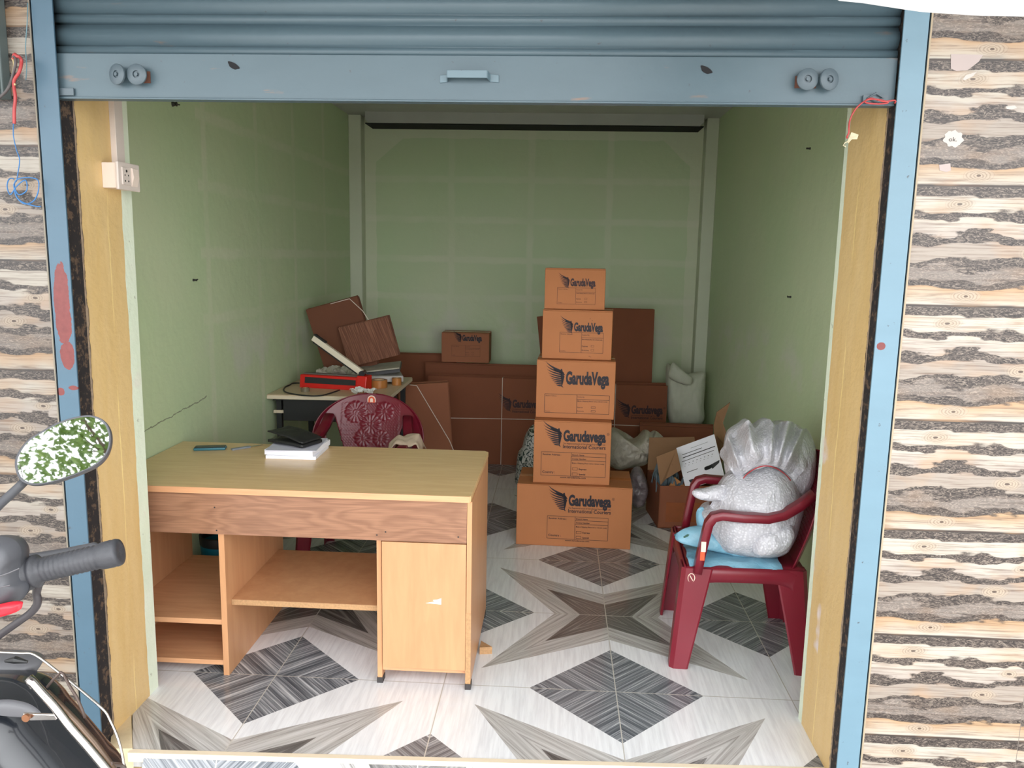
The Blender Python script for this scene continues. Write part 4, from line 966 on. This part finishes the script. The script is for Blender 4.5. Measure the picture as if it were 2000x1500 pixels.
# ------------------------------------------------------------------ sacks and junk around the open box
m_sack = bag_mat('woven_sack', S(186, 190, 172), S(206, 208, 190), 5, .55, weave=90); m_poly = bag_mat('poly_film', S(176, 168, 152), S(204, 198, 182), 18, .3, .15)
b = MB(); inflate(b, [(1302, 722), (1310, 712), (1325, 735), (1352, 730), (1378, 728), (1380, 745), (1376, 790), (1375, 822), (1350, 836), (1322, 834), (1308, 826), (1303, 790)], 6.15, .085, .022, 6, 2, 16, (1.6, 1, .7), lambda p: .10*(p.z-.3))
inflate(b, [(1305, 735), (1309, 716), (1316, 708), (1332, 722), (1352, 738), (1348, 752), (1325, 748)], 6.06, .03, .012, 9, 5, 8)
tag(b.build('woven_sack', m_sack, smooth=True), 'off white woven sack slumped against the right back corner', 'sack')
def junkbox(): pass
bundle('carton_sheet', 'brown crumpled carton sheets heaped below the white woven sack', 'cardboard sheet', (.62, 5.72), (1.14, 5.70), 0, .40, .20, 5, lean=4, seed=41, jit=.03, mat=m_boxd)
b = MB(); inflate(b, [(1192, 838), (1210, 845), (1222, 862), (1245, 856), (1262, 840), (1275, 848), (1282, 842), (1300, 858), (1312, 872), (1300, 884), (1268, 890), (1262, 905), (1235, 912), (1200, 915), (1180, 890)], 5.26, .13, .042, 15, 6, 16)
tag(b.build('plastic_film_roll', m_poly, smooth=True), 'crumpled translucent plastic film bundle between the stack and the open box', 'plastic film')
b = MB(); inflate(b, [(1234, 918), (1250, 912), (1262, 935), (1266, 958), (1258, 985), (1240, 990), (1226, 960)], 4.92, .08, .03, 12, 8, 10)
tag(b.build('crumpled_film', bag_mat('grey_film', S(88, 78, 84), S(150, 140, 140), 20, .3), smooth=True), 'small dark crumpled plastic film heap on the floor behind the stack', 'plastic film')
carton('brown carton lying low behind the plastic film bundle', (.26, 5.55), (.66, 5.57), .14, 0, .26, lambda a, b_: None, bm_=m_boxd, group=None)
b = MB(); inflate(b, [(1008, 918), (1012, 885), (1020, 872), (1026, 850), (1040, 830), (1060, 830), (1075, 870), (1085, 945), (1012, 948)], 5.5, .10, .025, 9, 3, 14)
N = NT('printed_poly_bag'); ob = N.obj(); wv = N.noise(N.scale(ob, (3, 1, 2)), 6, 2, .5, 1.5); 
ps = tag(b.build('printed_bag', N.fin(N.mix(N.m('GREATER_THAN', N.m('SINE', N.m('MULTIPLY', wv, 46.)), .45), S(196, 196, 190), S(30, 52, 46)), .4), smooth=True), 'white plastic bag with dark green stripes, half hidden left of the stack', 'bag')
# open box
ob_ = thing('open_box', 'open brown box with raised flaps and papers inside, left of the loaded armchair', 'cardboard box', (.80, 4.86, 0))
m_in = cardboard('box_inside', (.30, .165, .085, 1))
X0, X1, Y0, Y1, HB = .585, .985, 4.68, 5.06, .262
mb = MB(); G2 = Matrix.Translation((.785, 4.87, 0)) @ Matrix.Rotation(R(5), 4, 'Z')
hw_, hd_ = .165, .18
for bx in ((-hw_, hw_, -hd_, -hd_+.005), (-hw_, hw_, hd_-.005, hd_), (-hw_, -hw_+.005, -hd_, hd_), (hw_-.005, hw_, -hd_, hd_)): mb.box(*bx, 0.001, HB, G2)
mb.box(-hw_, hw_, -hd_, hd_, .0005, .006, G2); mb.build('box_body', m_boxd, ob_)
mb = MB(); mb.box(-.12, .13, -hd_-.001, -hd_, .04, .16, G2); mb.build('tape_strip', simple('tape_patch', S(150, 84, 50), .25, var=.15), ob_)
def flap(pts, mt=m_in): mb = MB(); mb.prism([Vector(q) for q in pts], (0, .005, 0)); return mb.build('flap', mt, ob_)
flap([W(1290, 948, 4.70), W(1282, 892, 4.64), W(1321, 877, 4.64), W(1330, 918, 4.68), W(1300, 936, 4.70)])
mb = MB(); mb.prism([G2 @ Vector((hw_, -hd_, HB)), G2 @ Vector((hw_, hd_, HB)), G2 @ Vector((hw_+.08, hd_*.7, HB+.24)), G2 @ Vector((hw_+.08, -hd_*.5, HB+.22))], (.004, 0, .001)); mb.build('flap', m_in, ob_)
mb = MB(); mb.prism([W(1394, 830, 5.03), W(1400, 805, 5.05), W(1426, 786, 5.05), W(1412, 826, 5.05), W(1424, 860, 5.03), W(1420, 905, 5.02), W(1395, 860, 5.02)], (.0, .006, 0)); mb.build('flap', m_in, ob_)
mb = MB(); mb.prism([G2 @ Vector((-hw_, hd_, HB)), G2 @ Vector((hw_, hd_, HB)), G2 @ Vector((hw_-.02, hd_+.08, HB+.20)), G2 @ Vector((-hw_+.02, hd_+.09, HB+.19))], (.0, .005, 0)); mb.build('flap', m_in, ob_)
# leaflet standing in the box
lf = thing('instruction_leaflet', 'white instruction leaflet with black drawings standing up in the open box', 'leaflet', tuple(W(1368, 905, 4.74)))
c1, c2, c3, c4 = W(1321, 875, 4.80), W(1395, 848, 4.80), W(1424, 925, 4.70), W(1340, 958, 4.70)
c3 = c2+(c4-c1); mb = MB(); nrm = (c2-c1).cross(c4-c1).normalized()*.004; mb.prism([c1, c2, c3, c4], tuple(nrm if nrm.y > 0 else -nrm)); mb.build('paper', m_paper, lf)
pr = Print(); U, Vv = 1.0, 1.0
def L_(a, b_, c_, d_, t_): pr.line(a, b_, c_, d_, t_)
L_(.10, .20, .62, .20, .012); L_(.10, .27, .95, .27, .018); L_(.06, .35, .9, .35, .012); L_(.35, .12, .80, .12, .006)
for k in range(8): L_(.12+k*.1, .42, .15+k*.1, .42, .012); L_(.10+k*.1, .47, .12+k*.1, .47, .008)
L_(.12, .62, .40, .62, .012)
for k in range(9): a = k*.7; pr.poly([(.60+.10*math.cos(a+t_)*(.5+.05*k)+.012*k, .68+.045*math.sin(a+t_)) for t_ in (0, 1.1, 2.4, 3.9, 5.1)])
pr.poly([(.70, .64), (.98, .60), (.95, .66), (.76, .74)]); pr.poly([(.12, .80), (.22, .80), (.32, .86), (.46, .82), (.52, .86), (.38, .90), (.30, .97), (.24, .89), (.14, .86)])
off = -nrm if nrm.y > 0 else nrm
mb = MB(); mb.v = [c1+(c2-c1)*q.x+(c4-c1)*q.y+off*.4 for q in pr.v]; mb.f = [list(q) for q in pr.f]; mb.m = [0]*len(mb.f); mb.build('printing', simple('print_black', (.02, .02, .022, 1), .6), lf)
crumple('crumpled_paper', 'crumpled blue and grey paper inside the open box beside the leaflet', 'paper', .70, 4.80, .17, .16, .16, .12, simple('blue_paper', S(96, 112, 120), .6, var=.3, sc_=14), 10, 5, 14)
tag(MB().prism([W(1305, 952, 4.73), W(1318, 932, 4.75), W(1335, 945, 4.75), W(1345, 955, 4.73)], (0, .01, 0)).build('cardboard_scrap', cardboard('orange_card', (.5, .22, .08, 1))), 'bright orange cardboard scrap inside the front of the open box', 'cardboard')
# scrap of wood by the desk
tag(MB().prism([(-.275, 3.04, 0), (-.225, 3.05, 0), (-.275, 3.10, 0)], (0, 0, .03)).build('wood_offcut', m_chip), 'small wedge of raw wood on the floor against the right side of the desk', 'wood offcut')

# ------------------------------------------------------------------ switch box, conduit, nails, wires, stickers
m_pvc = simple('pvc_cream', S(232, 216, 204), .35, var=.03); m_pvc2 = simple('pvc_shade', S(214, 202, 194), .4, var=.03)
sw = thing('switch_box', 'cream switch box with a socket and a rocker switch on the yellow left jamb', 'switch box', (-1.405, 2.58, 1.785))
MB().box(JL, -1.388, 2.517, 2.640, 1.784, 1.862).build('back_box', m_pvc, sw, bevel=.002)
MB().box(-1.388, -1.378, 2.513, 2.645, 1.780, 1.866).build('face_plate', m_pvc2, sw, bevel=.003)
sk = MB().box(-1.378, -1.374, 2.532, 2.580, 1.796, 1.850).build('socket', m_pvc2, sw, bevel=.001)
for y, z, r_ in ((2.556, 1.839, .0045), (2.546, 1.826, .0026), (2.566, 1.826, .0026), (2.546, 1.808, .003), (2.566, 1.808, .003)):
    MB().lathe([(0, -.001), (r_, -.001), (r_, .0006), (0, .0006)], Matrix.Translation((-1.374, y, z)) @ Matrix.Rotation(R(90), 4, 'Y'), 10, cap=False).build('socket_hole', m_black, sk)
mb = MB(); mb.prism([(-1.378, 2.590, 1.794), (-1.378, 2.590, 1.852), (-1.372, 2.590, 1.850), (-1.369, 2.590, 1.823), (-1.376, 2.590, 1.796)], (0, .034, 0)); mb.build('rocker_switch', m_pvc, sw)
tag(MB().box(JL, -1.414, 2.578, 2.626, 1.864, 2.16).build('cable_conduit', m_pvc2, bevel=.001), 'cream cable conduit running up the left jamb above the switch box', 'conduit')
m_nail = simple('nail_dark', (.02, .02, .018, 1), .5)
for lab, p, s in (('dark wall plug high on the left green wall, just under the shutter', W(337, 203, x=XL), 1), ('dark nail at mid height on the left green wall', W(377, 547, x=XL), 1),
                  ('dark nail high on the right green wall', W(1583, 290, x=XR), -1), ('dark nail at mid height on the right green wall', W(1545, 580, x=XR), -1)):
    mb = MB(); big = .012 if 'plug' in lab else .006
    mb.lathe([(0, 0), (big, 0), (big*.6, .012), (big*.9, .018), (0, .020)], Matrix.Translation(p) @ Matrix.Rotation(R(90*s), 4, 'Y'), 10, cap=False)
    mb.tube([p+Vector((s*.012, 0, 0)), p+Vector((s*.014, big*3, .003))], .003, 6); tag(mb.build('wall_nail', m_nail), lab, 'nail')
# meter box and wires on the left front wall
eb = thing('meter_box', 'pale blue grey metal meter box at the upper left edge with wires hanging out', 'meter box', (-1.72, 2.25, 1.99))
m_eb = simple('meter_box_paint', S(92, 104, 104), .5, var=.10, sc_=4)
c_ = W(23, 195, 2.285); MB().box(-1.92, c_.x, 2.250, 2.288, c_.z, 2.49).build('box_body', m_eb, eb, bevel=.004)
MB().box(-1.92, c_.x-.006, 2.244, 2.2495, c_.z+.008, W(20, 92, 2.2).z).build('door', simple('meter_box_door', S(96, 114, 118), .5, var=.06), eb, bevel=.002)
MB().box(-1.92, c_.x-.003, 2.243, 2.2495, W(20, 88, 2.2).z, 2.48).build('door', simple('meter_box_door2', S(72, 82, 82), .5, var=.06), eb, bevel=.002)
m_rw = simple('red_wire', S(172, 62, 62), .45, var=.1); m_bw_ = simple('blue_wire', S(52, 112, 168), .5); m_gw = simple('grey_wire', S(84, 78, 78), .5)
def wire(label, px, Y, r_, mt, cat='wire', name='wire', closed=False, yj=.012, grp=None):
    pts = [W(a, b_, Y-yj*abs(math.sin(i*1.7))) for i, (a, b_) in enumerate(px)]
    L = smooth_loop(pts, 6); L = L if closed else L[:-6*1-0]
    if not closed: L = L[:(len(pts)-1)*6-0]
    mb = MB(); mb.tube(L, r_, 7, closed=closed); return tag(mb.build(name, mt, smooth=True), label, cat, grp)
wire('thick red wire looping out of the meter box and down the wall', [(26, 118), (34, 110), (42, 118), (38, 140), (27, 160), (30, 190), (28, 215), (28, 237)], 2.238, .0045, m_rw)
wire('dark grey cable running from the meter box down to the left edge', [(26, 112), (30, 125), (24, 150), (16, 172), (4, 186), (-10, 192)], 2.236, .0040, m_gw)
wire('pale yellowish wire beside the red wire on the meter box', [(24, 116), (28, 128), (24, 148), (30, 165)], 2.240, .0026, simple('cream_wire', S(196, 176, 130), .5))
wire('thin blue wire hanging down the log wall to the blue tangle', [(28, 232), (26, 262), (32, 292), (38, 310), (36, 332), (30, 350)], 2.276, .0014, m_bw_)
wire('thin blue green wire running down beside the left guide rail', [(54, 10), (53, 45), (50, 90), (52, 130), (50, 150)], 2.276, .0014, simple('teal_wire', S(96, 130, 140), .5))
wire('tangle of thin blue wire knotted on the left log wall', [(28, 350), (14, 360), (20, 380), (34, 362), (50, 352), (52, 372), (36, 380), (28, 360), (40, 348), (72, 350), (75, 372), (66, 392), (48, 398), (32, 384), (27, 360), (33, 385), (52, 398), (80, 400)], 2.274, .0017, m_bw_)
wire('red wire tied at the right end of the shutter, dangling with a cream tag', [(1747, 202), (1725, 198), (1700, 192), (1690, 200), (1715, 203), (1735, 200), (1712, 194), (1692, 196), (1672, 212), (1660, 235), (1658, 258), (1661, 266)], 2.275, .0022, m_rw)
mb = MB(); mb.prism([W(1663, 258, 2.27), W(1677, 263, 2.27), (W(1674, 272, 2.27)), W(1664, 272, 2.268), W(1657, 280, 2.272), W(1655, 276, 2.27), W(1659, 268, 2.27)], (0, .002, 0)); mb.tube([W(1657, 276, 2.271), W(1650, 279, 2.27), W(1647, 284, 2.27), W(1652, 287, 2.27)], .0015, 6)
tag(mb.build('paper_tag', simple('tag_cream', S(190, 180, 150), .7)), 'little cream paper tag at the end of the dangling red wire', 'tag')
def sticker(px, lab, mt=None, Y=2.2875, name='paper_sticker'):
    mb = MB(); mb.prism([W(a, b_, Y) for a, b_ in px], (0, -.0006, 0)); return tag(mb.build(name, mt or m_stk), lab, 'sticker')
m_stk = simple('sticker_paper', S(186, 178, 172), .6, var=.02); m_stk2 = simple('sticker_pinkish', S(170, 156, 152), .6, var=.02)
sticker([(1857, 106), (1920, 107), (1912, 120), (1890, 137), (1868, 139), (1857, 134)], 'large torn white paper sticker high on the right log wall', m_stk2)
sticker([(1880, 155), (1886, 147), (1908, 140), (1900, 149), (1884, 157)], 'thin torn paper strip just below the large torn sticker', m_stk)
ok = sticker([(1862+19*math.cos(a)*(1+.14*math.sin(a*7)), 271+16*math.sin(a)*(1+.12*math.cos(a*9))) for a in [i*math.pi/16 for i in range(32)]], 'round ragged white sticker with handwritten ok on the right log wall')
p = Print(); p.text('ok.', 0, 0, h=.016, bold=.0, sx=1.1); q_ = W(1853, 276, 2.2866); p.build('handwriting', m_nail, ok, Matrix(((1, 0, 0, q_.x), (0, 0, -1, 2.2862), (0, 1, 0, q_.z), (0, 0, 0, 1))))
sticker([(1834, 322), (1856, 319), (1857, 333), (1848, 336), (1835, 333)], 'small pale square sticker remnant below the round sticker', m_stk2)
sticker([(1964, 208), (1982, 206), (1986, 211), (1976, 214), (1966, 213)], 'tiny white paper scrap near the right edge of the log wall', m_stk)

# ------------------------------------------------------------------ motorcycle at the left edge
m_rub = simple('grip_rubber', S(60, 61, 66), .50, var=.10, sc_=60, bump=.5, bs=70); m_hs = simple('housing_plastic', S(74, 75, 80), .42, var=.05)
m_chr = simple('chrome', (.70, .66, .63, 1), .16, 1.0, var=.05); m_body = simple('black_bodywork', S(30, 34, 40), .22, var=.1, Coat_Weight=.5)
m_cowl = simple('grey_cowl', S(92, 92, 96), .4, var=.08); m_cable = simple('cable_brown', S(96, 82, 76), .45, .3)
m_mir = simple('mirror_glass', (.66, .68, .67, 1), .015, 1.0, var=.0)
bk = thing('motorcycle', 'black motorcycle parked at the left edge, its mirror, handlebar grip and red switch in view', 'motorcycle', (-1.12, .9, -.30))
cen = W(122, 881, 1.10); nrm = Vector((.20, -.86, .46)).normalized()
def onp(px, py, off=0):
    d = _r*(px-1000) - _u*(py-750) + _f*FPX; C = Vector((0, 0, CAM_H)); c2 = cen+nrm*off
    return C + d*((c2-C).dot(nrm)/d.dot(nrm))
ol = [(30, 908), (36, 886), (54, 862), (83, 843), (115, 826), (150, 815), (180, 812), (204, 822), (216, 842), (217, 868), (208, 890), (190, 908), (160, 923), (125, 936), (88, 946), (58, 947), (38, 935)]
OL = smooth_loop([onp(a, b_) for a, b_ in ol], 5); oc = sum(OL, Vector())/len(OL); n_ = len(OL)
mb = MB(); rows = []
for sc2, of in ((.945, .0015), (.99, .004), (1.0, .001), (1.0, -.006), (.93, -.018), (.70, -.030), (.35, -.036), (.02, -.038)):
    rows += [oc+(q-oc)*sc2+nrm*of for q in OL]
mb.add(rows, [(i*n_+j, i*n_+(j+1) % n_, (i+1)*n_+(j+1) % n_, (i+1)*n_+j) for i in range(7) for j in range(n_)])
mh = mb.build('mirror_housing', m_hs, bk, smooth=True)
mb = MB(); mb.add([oc+(q-oc)*.95+nrm*.0018 for q in OL], [list(range(n_))]); mb.build('mirror_glass', m_mir, mh)
mb = MB(); mb.tube([W(48, 940, 1.13), W(38, 950, 1.125), W(0, 985, 1.10), W(-50, 1035, 1.06), W(-95, 1075, 1.03)], .0068, 12); mb.build('mirror_stalk', m_hs, bk, smooth=True)
# handlebar, grip with end flanges
GA_ = W(46, 1121, 1.0); GB_ = W(234, 1078, 1.02); gd = (GB_-GA_).normalized(); GL = (GB_-GA_).length
q4 = Vector((0, 0, 1)).rotation_difference(gd).to_matrix().to_4x4(); MG = Matrix.Translation(GA_) @ q4
rr = .0165; prof_ = [(0, 0), (.021, 0), (.0235, .003), (.0235, .008), (.020, .010), (.020, .013), (.0225, .015), (.0225, .019), (.018, .022)]
L_g = GL
for k in range(1, 40): zz = .022+(L_g-.05)*k/40; prof_.append((rr+.0006*math.sin(k*1.9), zz))
prof_ += [(.0168, L_g-.028), (.0185, L_g-.022), (.019, L_g-.010), (.0183, L_g-.008), (.0190, L_g-.004), (.0178, L_g), (.012, L_g+.001), (.0, L_g-.001)]
mb = MB(); mb.lathe(prof_, MG, 32, cap=False); mb.build('handlebar_grip', m_rub, bk, smooth=True)
hb = MB(); hb.tube([GA_+gd*.02, GA_-gd*.10, GA_-gd*.20+Vector((0, .0, .01)), Vector((-1.0, 1.10, 1.10)), Vector((-1.12, 1.13, 1.07)), Vector((-1.24, 1.10, 1.10)), Vector((-1.42, 1.0, 1.14)), Vector((-1.62, .95, 1.16))], .011, 12); hb.build('handlebar', m_chr, bk, smooth=True)
# switch housing: rounded block clamped round the bar
mb = MB(); inflate(mb, [(40, 1098), (42, 1080), (36, 1062), (20, 1051), (-10, 1047), (-60, 1056), (-90, 1100), (-80, 1180), (-30, 1190), (10, 1186), (36, 1176), (52, 1160), (56, 1140), (46, 1125)], .985, .030, .0, 5, 1, 10, pw=5)
hs = mb.build('switch_housing', m_hs, bk, smooth=True)
mb = MB(); inflate(mb, [(44, 1182), (42, 1176), (20, 1176), (-20, 1186), (-40, 1196), (-38, 1206), (-10, 1206), (25, 1198), (40, 1190)], .952, .009, 0, 5, 1, 6, pw=5)
mb.build('red_switch', simple('switch_red', S(214, 34, 50), .3), hs, smooth=True)
mb = MB(); mb.tube([W(38, 1110, .958), W(15, 1120, .956), W(-10, 1128, .956)], .0008, 6); mb.tube([W(20, 1143, .956), W(0, 1147, .956), W(-20, 1152, .956)], .0008, 6); mb.build('seam_line', m_cowl, hs)
mb = MB(); mb.tube(smooth_loop([W(62, 1140, 1.02), W(71, 1160, 1.02), (W(73, 1178, 1.02)), W(62, 1195, 1.02), W(38, 1213, 1.02), W(0, 1240, 1.03), W(-40, 1270, 1.05), W(-80, 1290, 1.08)], 5)[:-8], .0055, 10); mb.build('brake_hose', simple('hose_dark', S(62, 58, 62), .45), bk, smooth=True)
mb = MB(); mb.tube([W(-30, 1090, 1.08), W(60, 1090, 1.08), W(130, 1078, 1.075), W(172, 1070, 1.06), W(184, 1069, 1.055), W(191, 1069, 1.05)], .0065, 10, rad=[.007, .007, .006, .0062, .0075, .004]); mb.build('brake_lever', m_hs, bk, smooth=True)
# lower body: cowl, black bodywork, chrome guard, bracket, cables
mb = MB(); inflate(mb, [(-140, 1300), (-60, 1284), (0, 1276), (40, 1277), (68, 1281), (82, 1294), (66, 1320), (70, 1340), (40, 1350), (-30, 1330), (-120, 1380)], 1.16, .03, .0, 5, 3, 10, pw=4); mb.build('grey_cowl', m_cowl, bk, smooth=True)
mb = MB(); mb.tube([W(10, 1291, 1.125), W(30, 1289, 1.122), W(54, 1293, 1.125)], .004, 8, rad=[.002, .006, .002]); mb.build('cowl_slot', m_black, bk)
mb = MB(); inflate(mb, [(-200, 1350), (-100, 1325), (0, 1322), (50, 1336), (84, 1362), (110, 1395), (150, 1440), (200, 1500), (240, 1560), (180, 1640), (-100, 1680), (-260, 1560)], 1.10, .09, .0, 4, 6, 14, pw=3); mb.build('body_panel', m_body, bk, smooth=True)
mb = MB(); inflate(mb, [(-100, 1400), (-10, 1368), (50, 1372), (80, 1392), (60, 1398), (10, 1386), (-60, 1420)], 1.03, .008, .0, 4, 6, 8, pw=3); mb.build('body_rib', m_cowl, bk, smooth=True)
gpts = [W(68, 1341, 1.00), W(86, 1357, .995), W(112, 1386, .99), W(138, 1420, .985), (W(175, 1462, .98)), W(215, 1510, .97), W(262, 1570, .96), W(300, 1640, .96)]
mb = MB(); mb.tube(smooth_loop(gpts, 5)[:-10], .0062, 14, rad=None); mb.build('crash_guard', m_chr, bk, smooth=True)
mb = MB(); mb.tube([W(92, 1352, 1.03), W(120, 1380, 1.02), W(152, 1412, 1.02), W(185, 1450, 1.01), W(225, 1506, 1.0)], .0042, 10); mb.build('crash_guard_rear', simple('guard_brown', S(110, 92, 78), .35, .5), bk, smooth=True)
mb = MB(); mb.prism([W(44, 1394, .985), W(106, 1396, .985), W(112, 1404, .985), W(108, 1407, .985), W(60, 1408, .985), W(46, 1406, .985)], (0, .004, 0)); mb.build('bracket', m_chr, bk, bevel=.001)
mb = MB(); mb.lathe([(.0, -.003), (.004, -.003), (.0055, 0), (.0055, .003)], Matrix.Translation(W(52, 1401, .982)) @ Matrix.Rotation(R(90), 4, 'X'), 12); mb.build('bolt', simple('bolt_rust', S(150, 104, 76), .4, .6), bk)
mb = MB(); mb.tube(smooth_loop([W(-60, 1272, 1.12), W(0, 1274, 1.12), W(40, 1276, 1.12), W(68, 1279, 1.12), W(112, 1311, 1.11), W(148, 1340, 1.10), W(200, 1384, 1.08), W(214, 1405, 1.08), W(228, 1435, 1.07), W(238, 1470, 1.06), W(242, 1500, 1.05), W(240, 1540, 1.04)], 4)[:-5], .0020, 8); mb.build('wire_rack', m_chr, bk, smooth=True)
mb = MB(); mb.tube([W(92, 1342, 1.09), W(105, 1326, 1.09), W(119, 1313, 1.09), W(124, 1316, 1.09), W(135, 1338, 1.08), W(150, 1362, 1.07), W(160, 1385, 1.07), W(166, 1402, 1.07)], .0021, 8); mb.build('control_cable', m_cable, bk, smooth=True)
mb = MB(); mb.tube([W(216, 1492, 1.0), W(236, 1494, 1.03), W(242, 1500, 1.05)], .003, 8); mb.build('cable_clip', m_cable, bk)
# the rest of the machine, outside the frame
for nm, y in (('front_wheel', 1.52), ('rear_wheel', .28)):
    MB().lathe([(.20, -.035), (.27, -.045), (.30, -.02), (.30, .02), (.27, .045), (.20, .035), (.20, -.035)], Matrix.Translation((-1.16, y-.0, 0.0)) @ Matrix.Rotation(R(90), 4, 'Y'), 40, cap=False).build(nm, m_rub, bk, smooth=True)
    MB().lathe([(.0, -.02), (.04, -.02), (.04, .02), (.0, .02)], Matrix.Translation((-1.16, y, 0)) @ Matrix.Rotation(R(90), 4, 'Y'), 16, cap=False).build('hub', m_chr, bk)
for s in (-1, 1):
    MB().tube([(-1.16+s*.08, 1.52, 0), (-1.13+s*.08, 1.24, .82), (-1.12+s*.08, 1.17, 1.05)], .018, 12).build('fork', m_chr, bk, smooth=True)
mb = MB(); mb.tube([(-1.16, .20, .52), (-1.16, .40, .56), (-1.15, .62, .58), (-1.14, .85, .68), (-1.13, 1.10, .72)], .12, 16, rad=[.07, .11, .12, .15, .10]); mb.build('seat_and_tank', m_body, bk, smooth=True)
MB().tube([(-1.16, .28, 0), (-1.16, .60, .05), (-1.15, .85, .1), (-1.14, 1.05, .62)], .05, 10, rad=[.03, .09, .12, .05]).build('engine', m_hs, bk, smooth=True)

# ------------------------------------------------------------------ the tree over the street, seen in the mirror
rnd = random.Random(4)
tr = thing('tree', 'green leafy tree over the street, visible reflected in the motorcycle mirror', 'tree', (-1.8, -4.6, -.30))
bkm = simple('bark_brown', S(104, 84, 72), .85, var=.25, bump=.6); lfm = NT('leaf_green'); _o = lfm.obj()
lfm = lfm.fin(lfm.mix(lfm.noise(_o, 3, 3), S(70, 110, 44), S(150, 178, 92)), .5, Transmission_Weight=.0, Subsurface_Weight=.0)
br_ = MB(); tips = []
def limb(p, d, l, r_, dep):
    pts = [p]; rads = [r_]; q = p.copy(); dd = d.copy()
    for k in range(5):
        dd = (dd+Vector((rnd.uniform(-.2, .2), rnd.uniform(-.2, .2), rnd.uniform(-.05, .15)))).normalized(); q = q+dd*l/5; pts.append(q.copy()); rads.append(r_*(1-.12*(k+1)))
    br_.tube(pts, r_, 8, rad=rads)
    if dep == 0: tips.append(q); return
    if dep < 3: tips.extend(pts[2:])
    for k in range(3 if dep > 1 else 4):
        a = rnd.uniform(0, 6.28); nd = (dd+Vector((math.cos(a), math.sin(a), rnd.uniform(-.1, .5)))*.8).normalized(); limb(q, nd, l*.68, r_*.5, dep-1)
limb(Vector((-1.8, -4.6, -.30)), Vector((.12, .15, 1)), 3.0, .16, 4)
br_.build('trunk', bkm, tr, smooth=True)
lv = MB()
for t_ in tips:
    for k in range(64):
        c_ = t_+Vector((rnd.gauss(0, .36), rnd.gauss(0, .36), rnd.gauss(0, .28))); a = Vector((rnd.uniform(-1, 1), rnd.uniform(-1, 1), rnd.uniform(-.5, .5))).normalized(); b_ = a.orthogonal().normalized()
        L1 = rnd.uniform(.05, .11); w1 = L1*.22; n3 = a.cross(b_)*.02
        lv.add([c_, c_+a*L1*.5+b_*w1+n3, c_+a*L1, c_+a*L1*.5-b_*w1+n3], [(0, 1, 2, 3)])
lo_ = lv.build('foliage', lfm, tr); lo_['kind'] = 'stuff'

# repeats of one kind carry one group phrase
for _c, _g in (('tape roll', 'tape rolls on the side table'), ('nail', 'nails and plugs in the green walls'), ('wire', 'loose wires on the shop front'), ('sticker', 'paper stickers on the right log wall'),
               ('cardboard bundle', 'bundles of flattened cartons'), ('cardboard sheet', 'loose flattened carton sheets'), ('chair', 'maroon plastic armchairs'), ('shutter guide', 'guide rails of the shutter'),
               ('paper', 'crumpled papers'), ('plastic film', 'crumpled plastic film')):
    for _o in list(sc.objects):
        if _o.get('category') == _c and not _o.get('group'): _o['group'] = _g
